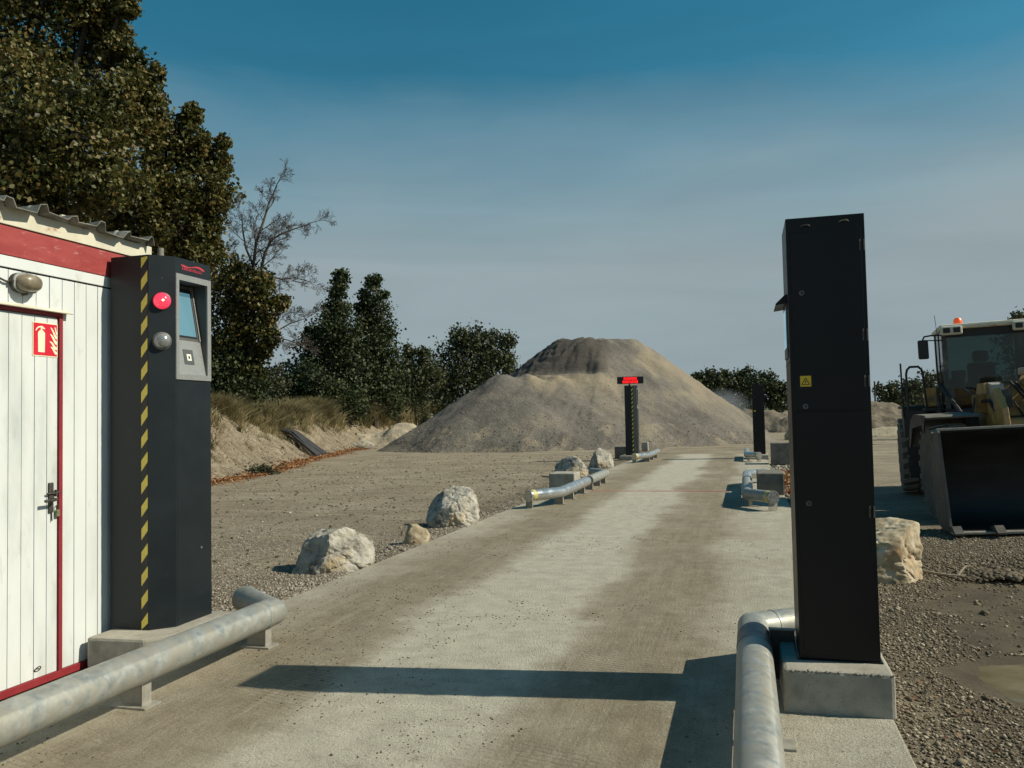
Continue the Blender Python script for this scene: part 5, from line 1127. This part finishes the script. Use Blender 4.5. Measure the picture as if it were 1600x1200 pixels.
def plant(name, base, blobs, mat, label, cat, leaf=.10, dens=1.0, trunk_r=.2, group=None, clump=.38, spread=.33, twigs=True, bark=None, twigvis=0, stems=1):
    """blobs = [(centre, radius)]; crown = leaf clumps through the blobs, limbs run from the trunk to every blob, twigs to clumps"""
    base = Vector(base); T = thing(name, tuple(base), label, cat, group)
    P_ = []; ti = []; mb = MB(); bark = bark or m_bark
    cen = sum((b[0] for b in blobs), Vector((0, 0, 0)))/len(blobs); low = min(b[0].z for b in blobs)
    fork = Vector((base.x*.5+cen.x*.5, base.y*.5+cen.y*.5, base.z+(low-base.z)*.75+.2))
    mb.tube([base-Vector((0, 0, .3)), base*.6+fork*.4+Vector((.08, 0, 0)), fork], [trunk_r*1.15, trunk_r*.9, trunk_r*.75], 9)
    for (c, r) in blobs:
        mid = fork*.5+c*.5+Vector((rng.normal()*.1*r, rng.normal()*.1*r, .12*r)); mb.tube([fork, mid, c], [trunk_r*.6, trunk_r*.35, trunk_r*.12], 6)
        nc = max(5, int(26*dens**.5)); 
        for k in range(nc):
            u = rng.normal(size=3); u /= np.linalg.norm(u); q = np.array(c)+u*r*(.45+.55*rng.random()**.6)*np.array([1, 1, .92])
            cr = r*clump*(.6+.6*rng.random()); m_ = int((30+ 22*(cr/leaf)**1.35)*dens/3.2)
            g_ = rng.normal(size=(m_, 3))*cr*.52; pts = q+g_; P_.append(pts)
            t0 = .18+.5*rng.random(); ti.append(np.clip(t0+rng.normal(0, .2, m_), 0, 1))
            if twigs:
                e = Vector(q); mb.tube([c, c*.5+e*.5+Vector(rng.normal(size=3))*r*.06, e], [trunk_r*.10+.01, .012, .005], 4, caps=False)
        if twigvis:
            for k in range(twigvis):
                u = Vector(rng.normal(size=3)); u.z = abs(u.z)+.5; u.normalize(); mb.tube([c, c+u*r*.8, c+u*r*(1.2+.25*rng.random())+Vector((0, 0, .1))], [.02, .012, .004], 4, caps=False)
    mb.build('trunk', bark, T, smooth=True)
    o = leaf_mesh('crown', np.concatenate(P_), leaf, mat, T, np.concatenate(ti)); return T
def BL(lst, D, dj=0): return [(P(x, y, D+(q[0] if q else 0)), r/FPX*D) for (x, y, r, *q) in lst]
def gz(x, y): return float(hgt(x, y))
def base_at(px, py, D):
    p = P(px, py, D); return (p.x, p.y, gz(p.x, p.y))
# big plane tree behind the cabin
TA = [(60,30,95,0),(-70,60,120,0),(130,110,78,1),(190,165,52,-.5),(30,170,95,-1.5),(225,120,30,0),(110,215,75,-2),(20,290,85,-2),(165,40,36,.5),(150,-20,52,0),(60,-90,110,1),(-60,220,110,0),(215,190,44,.5),(80,330,62,-1),(165,290,56,-2),(185,90,30,0),(238,165,22,0),(190,12,22,0), (-60,350,90,-1)]
plant('plane_tree', base_at(-20, 640, 24), BL(TA, 24), m_leafA, 'tallest tree, a broad olive-brown plane tree rising behind the white cabin', 'tree', leaf=.125, dens=2.3, trunk_r=.36, clump=.36)
TB = [(285,215,36,0),(325,240,30,0),(262,250,50,0),(315,300,44,-.5),(220,300,55,-1),(270,350,52,-1),(330,350,24,0),(200,350,50,0),(150,370,50,1),(345,265,14,0),(300,180,16,0),(350,222,10,0),(120,400,50,1),(310,400,42,0),(250,400,50,.5),(335,310,20,0)]
plant('plane_tree', base_at(250, 640, 27), BL(TB, 27), m_leafA, 'second olive-brown tree, rounder and lower, overhanging the terminal cabinet', 'tree', leaf=.125, dens=2.0, trunk_r=.30, clump=.38)
TCt = [(345,440,30,0),(375,425,26,0),(400,450,26,-.5),(420,480,24,0),(440,472,12,0),(345,490,34,0),(375,500,24,0),(408,515,22,0),(425,530,14,0),(350,540,30,0),(412,548,14,0),(375,545,26,.4),(392,575,20,0),(365,575,26,0),(415,505,14,1),(330,560,36,.5),(385,465,26,0),(415,440,13,0)]
ti_ = plant('ivy_clad_tree', base_at(388, 640, 44), BL(TCt, 41), m_leafA, 'smaller brownish ivy-clad tree below the bare branches, just right of the terminal cabinet', 'tree', leaf=.17, dens=1.3, trunk_r=.20, clump=.45)
# bare tree with real recursive branching
bt = thing('bare_tree', base_at(402, 640, 44), 'leafless tree with thin spreading branches standing above the ivy-clad tree', 'tree')
mb = MB(); twm = MB(); rb = random.Random(4)
def grow(p, d, L_, r, lev, mb):
    n_ = 5; pts = [p]; q = p.copy(); dd = d.copy()
    for i in range(n_):
        dd = (dd+Vector((rb.gauss(0, .16), rb.gauss(0, .16), rb.gauss(.03, .13)))).normalized(); q = q+dd*L_/n_; pts.append(q.copy())
    tgt = mb if lev < 3 else twm
    tgt.tube(pts, [max(.0072, r*(1-.75*i/n_)) for i in range(n_+1)], 6 if lev < 2 else 3, caps=False)
    if lev >= 5 or L_ < .16: return
    k = {0: 5, 1: 7, 2: 7, 3: 5, 4: 3}[lev]
    for j in range(k):
        t = .25+.75*(j+rb.random()*.8)/k; i = min(n_-1, int(t*n_)); s = pts[i].lerp(pts[i+1], t*n_-i if t*n_-i <= 1 else 1)
        ax = Vector((rb.gauss(0, 1), rb.gauss(0, 1), rb.gauss(0, .6))); ax = ax-dd*ax.dot(dd); ax.normalize()
        nd = (dd*.78+ax*.72+Vector((0, 0, .10 if lev < 3 else -.05))).normalized(); grow(s, nd, L_*(.58+.14*rb.random())*(1-.30*t), r*.42, lev+1, mb)
D0 = 41
def limb(pl, r0, r1, L_):
    pts = [P(x, y, D0+q) for (x, y, q) in pl]; rr = [r0+(r1-r0)*i/(len(pts)-1) for i in range(len(pts))]; mb.tube(pts, rr, 8, caps=False)
    for i in range(1, len(pts)-1):
        for s_ in (0, 1):
            dd = (pts[i+1]-pts[i]).normalized(); ax = Vector((rb.gauss(0, 1), rb.gauss(0, .8), rb.gauss(0, .5))); ax = ax-dd*ax.dot(dd); ax.normalize()
            grow(pts[i].lerp(pts[i+1], .5*s_), (dd*.7+ax*.75).normalized(), L_*(1-.1*i), rr[i]*.5, 2, mb)
    grow(pts[-1], (pts[-1]-pts[-2]).normalized(), L_*.8, r1, 2, mb)
limb([(392,560,0),(394,480,0),(396,415,0),(400,380,0),(412,345,.2),(420,318,.3),(430,296,.3)], 0.106, 0.036, 1.50)
limb([(396,415,0),(385,390,.3),(380,365,.4),(378,342,.2)], 0.062, 0.026, 1.20)
limb([(400,480,0),(408,420,0),(414,395,-.3),(424,375,-.4),(442,364,-.4),(462,357,-.2),(482,350,0)], 0.088, 0.026, 1.32)
limb([(406,440,0),(422,432,.4),(440,436,.6),(460,434,.5),(478,438,.6)], 0.056, 0.019, 1.08)
limb([(400,520,0),(428,520,.5),(452,506,.7),(476,498,.8)], 0.056, 0.017, 1.14)
limb([(400,530,0),(430,526,-.4),(455,533,-.5),(470,540,-.5)], 0.044, 0.014, 0.96)
limb([(394,440,0),(380,425,.3),(366,412,.5),(352,395,.6)], 0.044, 0.014, 0.96)
mb.build('branches', m_twig, bt, smooth=True); twm.build('twigs', m_twig, bt, kind='stuff')
# dark twin-topped tree group, each its own tree
plant('poplar_tree', base_at(530, 640, 62), BL([(532,432,11,0),(531,452,14,0),(528,478,20,0),(524,505,30,0),(516,535,39,0),(535,520,30,0),(498,545,33,0),(488,525,14,0),(520,575,50,0),(495,590,41,0),(545,560,36,0)], 62), m_leafB, 'dark green tree with a single narrow spire, left one of the twin-topped pair', 'tree', leaf=.22, dens=1.15, trunk_r=.22, clump=.5, group='dark trees on the bank')
plant('poplar_tree', base_at(585, 640, 64), BL([(583,440,12,0),(579,462,18,0),(590,490,24,0),(572,505,20,0),(583,525,36,0),(600,520,15,0),(596,548,30,0),(570,555,36,0),(575,590,50,0),(600,590,30,0),(566,480,11,0),(601,460,6,0)], 64), m_leafB, 'dark green tree with a broader ragged top, right one of the twin-topped pair', 'tree', leaf=.22, dens=1.15, trunk_r=.22, clump=.5, group='dark trees on the bank')
GS = 'shrubs on the bank'
plant('tall_shrub', base_at(350, 640, 42), BL([(340,575,55,0),(375,590,41,0),(350,605,47,0),(318,590,47,0),(395,605,19,0)], 41), m_leafB, 'dense dark shrub at the foot of the ivy-clad tree', 'shrub', .16, 1.3, .08, GS, .5)
plant('tall_shrub', base_at(435, 640, 46), BL([(435,582,14,0),(430,600,18,0),(445,605,16,0),(420,612,14,0)], 46), m_leafC, 'small airy shrub alone in the gap left of the dark trees', 'shrub', .13, .30, .05, GS, .6, twigvis=6)
plant('tall_shrub', base_at(480, 645, 58), BL([(478,590,24,0),(462,605,19,0),(492,610,36,0),(515,625,33,0),(540,632,30,0)], 58), m_leafB, 'dark shrub under the left of the twin-topped trees', 'shrub', .20, 1.3, .08, GS, .5)
plant('tall_shrub', base_at(650, 645, 70), BL([(640,548,11,0),(643,570,19,0),(662,556,14,0),(652,592,33,0),(628,600,30,0),(675,590,21,0),(612,608,24,0),(645,615,36,0)], 70), m_leafC, 'grey-green bushy shrub right of the twin-topped trees', 'shrub', .22, 1.0, .1, GS, .5)
plant('bushy_tree', base_at(740, 650, 80), BL([(715,532,17,0),(737,530,22,0),(768,535,20,0),(795,533,12,0),(722,560,36,0),(755,562,41,0),(784,560,19,0),(700,585,33,0),(735,592,47,0),(770,590,36,0),(792,575,15,0),(690,605,33,0),(720,618,39,0)], 80), m_leafC, 'rounded ragged tree just left of the gravel pile', 'tree', .25, 1.0, .22, GS, .48, twigvis=3)
plant('tall_shrub', base_at(600, 655, 66), BL([(585,625,30,0),(610,630,24,0),(560,632,24,0)], 66), m_leafB, 'low dark shrub under the right of the twin-topped trees', 'shrub', .2, 1.2, .06, GS, .5)
plant('low_shrub', base_at(412, 722, 27.5), [(Vector(base_at(412, 722, 27.5))+Vector((dx, dy, .12)), .22) for dx, dy in ((-.35, 0), (0, .1), (.35, -.1), (.1, -.2))], m_leafB, 'small green bush low on the face of the clay bank', 'shrub', .07, .35, .02, None, .5)
# far tree belt beyond the yard
GF = 'far trees beyond the yard'
D = 150
far = [((1092,592,11),(1098,606,16),(1086,608,10)), ((1112,584,11),(1122,596,17),(1110,606,18),(1128,612,16)), ((1133,588,10),(1140,600,16),(1146,614,18)), ((1160,588,14),(1172,594,18),(1158,606,20),(1178,610,18)), ((1198,592,13),(1206,602,15),(1196,612,18)), ((1217,606,10),(1224,612,12),(1215,620,12))]
fl = ['leftmost of the far trees, low and right against the slope of the gravel pile', 'far tree with a tufted crown top, second from the pile', 'far olive-green tree, third from the pile', 'broad dark far tree directly left of the far right cabinet', 'far tree directly right of the far right cabinet', 'small far tree touching the left edge of the near black cabinet']
for bl, lb in zip(far, fl):
    c = bl[0]; plant('far_tree', base_at(bl[1][0], 645, D), [(P(x, y, D), r/FPX*D) for x, y, r in bl]+[(P(bl[1][0], 628, D), 14/FPX*D)], m_leafC if bl[0][0] in (1112, 1133) else m_leafB, lb, 'tree', .5, .8, .25, GF, .5)
far2 = [((1375,612,10),(1380,624,12)), ((1395,606,11),(1402,618,16),(1392,626,14)), ((1422,600,12),(1430,612,18),(1418,622,16)), ((1452,600,12),(1448,614,18),(1462,618,14)), ((1240,615,14),(1260,615,14),(1280,618,14),(1300,616,14)), ((1320,616,14),(1340,618,14),(1356,620,10))]
fl2 = ['far dark tree beside the thin pole, just right of the near black cabinet', 'far rounded tree midway between the near black cabinet and the loader', 'far broad tree behind the handrail of the loader', 'far tree directly behind the left side of the loader cab', 'far tree row piece hidden behind the near black cabinet', 'far trees peeking out at the right edge of the near black cabinet']
for bl, lb in zip(far2[:4], fl2[:4]):
    plant('far_tree', base_at(bl[1][0], 645, D), [(P(x, y, D), r/FPX*D) for x, y, r in bl], m_leafC, lb, 'tree', .5, .7, .25, GF, .5)
plant('leafy_sapling', base_at(1445, 640, 42), BL([(1447,592,13,0),(1430,604,10,0),(1455,604,10,0),(1420,620,12,0),(1438,622,14,0),(1460,618,10,0),(1462,590,8,0)], 42), m_leafC, 'thin open-leaved sapling seen behind the handrails of the loader', 'tree', .17, .22, .06, None, .6, twigvis=4)
plant('bushy_tree', base_at(1605, 640, 48), BL([(1585,502,12,0),(1600,498,16,0),(1620,515,30,0),(1575,530,20,0),(1610,560,45,0),(1580,590,35,0),(1640,560,45,0)], 48), m_leafC, 'tree whose top shows just above the roof of the loader cab', 'tree', .19, .45, .18, None, .5)
pp = base_at(1368, 640, 120); po = MB().tube([pp, (pp[0], pp[1], 6.0)], [.14, .11], 8); 
tag(po.build('wooden_pole', m_bark), 'thin dark pole standing far off just right of the near black cabinet', 'pole')
# low scrub far along the horizon
n = 26000; a = rng.random(n); px = -400+a*2400; Dd = 170+rng.random(n)*40
C_ = np.array([P(px[i], 643-rng.random()**1.6*16*(1+.6*math.sin(px[i]*.05)), Dd[i]) for i in range(n)]); C_[:, 2] = np.maximum(C_[:, 2], .1)
o = leaf_mesh('horizon_scrub', C_, .9, m_leafB, None, rng.random(n)); tag(o, 'thin dark line of scrub along the horizon', kind='stuff')

# ------------------------------------------------------------------ grass on the bank
def blades(name, x, y, h, mat, label, lean=(.0, .0), w=.012, tint=None, spread=.35):
    n = len(x); z = hgt(x, y)-.03; a = rng.random(n)*6.283; dx, dy = np.cos(a)*w, np.sin(a)*w
    lx = rng.normal(lean[0], spread, n)*h; ly = rng.normal(lean[1], spread, n)*h
    b0 = np.stack([x-dx, y-dy, z], -1); b1 = np.stack([x+dx, y+dy, z], -1)
    m0 = np.stack([x+lx*.35-dx*.8, y+ly*.35-dy*.8, z+h*.6], -1); m1 = np.stack([x+lx*.35+dx*.8, y+ly*.35+dy*.8, z+h*.6], -1); tp = np.stack([x+lx, y+ly, z+h*.95], -1)
    V = np.stack([b0, b1, m1, m0, tp], 1).reshape(-1, 3); b = np.arange(n)[:, None]*5
    F = np.concatenate([b+np.array([[0, 1, 2]]), b+np.array([[0, 2, 3]]), b+np.array([[3, 2, 4]])], 1).reshape(-1, 3)
    t = rng.random(n) if tint is None else tint
    o = np_mesh(name, V, F, mat, 3, col=np.repeat(t, 5)[:, None]); return tag(o, label, kind='stuff')
# tussocks: blades splay out of small root crowns
nt2 = 1500; ty = 17+rng.random(nt2)**.85*62; td = 2.5+rng.random(nt2)**1.1*4.8; keep = fbm(ty*.6, td*.8, 3, 3) > .02; ty, td = ty[keep], td[keep]
tx = np.interp(ty, [p[1] for p in BASE], [p[0] for p in BASE])-td
xs_, ys_, hs_, ts_ = [], [], [], []
for i in range(len(tx)):
    m_ = int(90+70*rng.random()); r_ = (.10+.12*rng.random())*(1+.012*(ty[i]-17)); xs_.append(tx[i]+rng.normal(0, r_, m_)); ys_.append(ty[i]+rng.normal(0, r_, m_)); hh = (.22+.55*rng.random()**1.5)*(1+.014*(ty[i]-17)); hs_.append(hh*(.55+.6*rng.random(m_))); ts_.append(np.clip(rng.random()*1.0+.05+rng.normal(0, .12, m_), 0, 1))
x, y, h_, t_s = map(np.concatenate, (xs_, ys_, hs_, ts_))
blades('dry_grass', x, y, h_, m_grass, 'pale dry grass tussocks along the top of the clay bank', lean=(.35, -.1), tint=t_s, w=.008+.0004*(y-15).clip(0), spread=.62)
# greener broom-like bushes hanging over the crest
GG = 'olive broom bushes on the crest of the bank'
for (px, py, D, rr, lb) in ((418, 650, 34, 1.25, 'biggest olive-green broom bush hanging over the bank crest amid the dry grass'), (345, 632, 31, .95, 'olive-green broom bush on the bank right beside the terminal cabinet'), (380, 655, 32.5, .7, 'small olive broom tuft on the upper bank slope'), (455, 648, 40, .9, 'olive broom bush at the crest left of the dark pipes'), (500, 650, 48, 1.2, 'olive broom bush directly above the upper end of the dark pipes'), (600, 652, 60, 1.4, 'olive broom bush above the small sand heap'), (640, 650, 62, 1.7, 'olive broom bush on the bank crest near the gravel pile'), (560, 655, 56, 1.6, 'olive broom bush on the bank above the dark pipes'), (685, 650, 68, 1.3, 'last broom bush on the bank, against the gravel pile slope')):
    while bank_d(P(px, py, D).x, P(px, py, D).y) < 2.9 and D < 95: D += .5
    p = P(px, py, D); T = thing('broom_bush', (p.x, p.y, gz(p.x, p.y)), lb, 'bush', GG); n = int(3200)
    a = rng.random(n)*6.283; r_ = np.sqrt(rng.random(n))*rr*.55; x = p.x+np.cos(a)*r_; y = p.y+np.sin(a)*r_
    o = blades('stems', x, y, rr*(.5+.6*rng.random(n)), m_grass, None, tint=.08+rng.random(n)*.42, w=.008*D/28, spread=.6); o.parent = T; o.location = (-T.location[0], -T.location[1], -T.location[2])
nb = 150; ty = 18+rng.random(nb)*36; td = 1.0+rng.random(nb)**.6*2.2; xs_, ys_, hs_, ts_ = [], [], [], []
for i in range(nb):
    m_ = int(30+70*rng.random()); r_ = .05+.10*rng.random(); cx_ = float(np.interp(ty[i], [p[1] for p in BASE], [p[0] for p in BASE]))-td[i]
    xs_.append(cx_+rng.normal(0, r_, m_)); ys_.append(ty[i]+rng.normal(0, r_, m_)); hs_.append((.12+.30*rng.random()**2)*(.5+.7*rng.random(m_))); ts_.append(np.clip(rng.random()*.8+rng.normal(0, .1, m_), 0, 1))
x, y, h_, t_s = map(np.concatenate, (xs_, ys_, hs_, ts_)); blades('slope_tufts', x, y, h_, m_grass, 'scattered dry tufts spilling down the slope of the bank', lean=(.3, 0), tint=t_s, w=.009, spread=.65)
n = 2600; ty = 18+rng.random(n)*36; td = .4+rng.random(n)*2.4; k_ = fbm(ty*1.6, td*1.6, 8, 3) > .12; ty, td = ty[k_], td[k_]; x = np.interp(ty, [p[1] for p in BASE], [p[0] for p in BASE])-td
blades('bank_weeds', x, ty, .06+.12*rng.random(len(x)), m_grass, 'sparse short weeds on the bare face of the bank', tint=rng.random(len(x))*.8, w=.010)

# tangled undergrowth behind the crest of the bank
n = 90000; yy = 30+rng.random(n)*75; dd_ = 5.5+rng.random(n)*6; xx = np.interp(yy, [p[1] for p in BASE], [p[0] for p in BASE])-dd_
hh = (1.3+1.4*vnoise(xx*.3, yy*.3, 2))*np.clip((yy-26)/18, .3, 2.0); hh = np.clip(hh, .2, 4.5); zz = hgt(xx, yy)+rng.random(n)**.7*hh
ok_ = vnoise(xx*1.3, yy*1.3, zz*1.3) > -.35; C_ = np.stack([xx, yy, zz], -1)[ok_]
tag(leaf_mesh('undergrowth', C_, .24, m_leafC, None, np.clip(.35+.3*vnoise(C_[:, 0]*.8, C_[:, 1]*.8, C_[:, 2])+rng.normal(0, .2, len(C_)), 0, 1)), 'tangled dark undergrowth running along the top of the bank behind the dry grass', kind='stuff')

# faint dust hanging behind the shoulder of the gravel pile
mv, t = newmat('dust_haze'); o_ = t.nodes.new('ShaderNodeOutputMaterial'); pv = t.nodes.new('ShaderNodeVolumePrincipled'); pv.inputs['Color'].default_value = (.75, .8, .85, 1)
tc = t.nodes.new('ShaderNodeTexCoord'); vl = t.nodes.new('ShaderNodeVectorMath'); vl.operation = 'LENGTH'; t.links.new(tc.outputs['Object'], vl.inputs[0])
mr = t.nodes.new('ShaderNodeMapRange'); mr.inputs[1].default_value = .2; mr.inputs[2].default_value = 1.0; mr.inputs[3].default_value = .16; mr.inputs[4].default_value = 0; t.links.new(vl.outputs['Value'], mr.inputs[0]); t.links.new(mr.outputs[0], pv.inputs['Density']); t.links.new(pv.outputs[0], o_.inputs['Volume'])
bm = bmesh.new(); bmesh.ops.create_icosphere(bm, subdivisions=3, radius=1.0); me = bpy.data.meshes.new('dust_cloud'); bm.to_mesh(me); bm.free(); me.materials.append(mv)
dc = bpy.data.objects.new('dust_cloud', me); COL.objects.link(dc); p = P(1128, 634, 88); dc.location = p; dc.scale = (3.2, 3.2, 2.0); tag(dc, 'faint bluish cloud of dust behind the right shoulder of the gravel pile', kind='stuff')
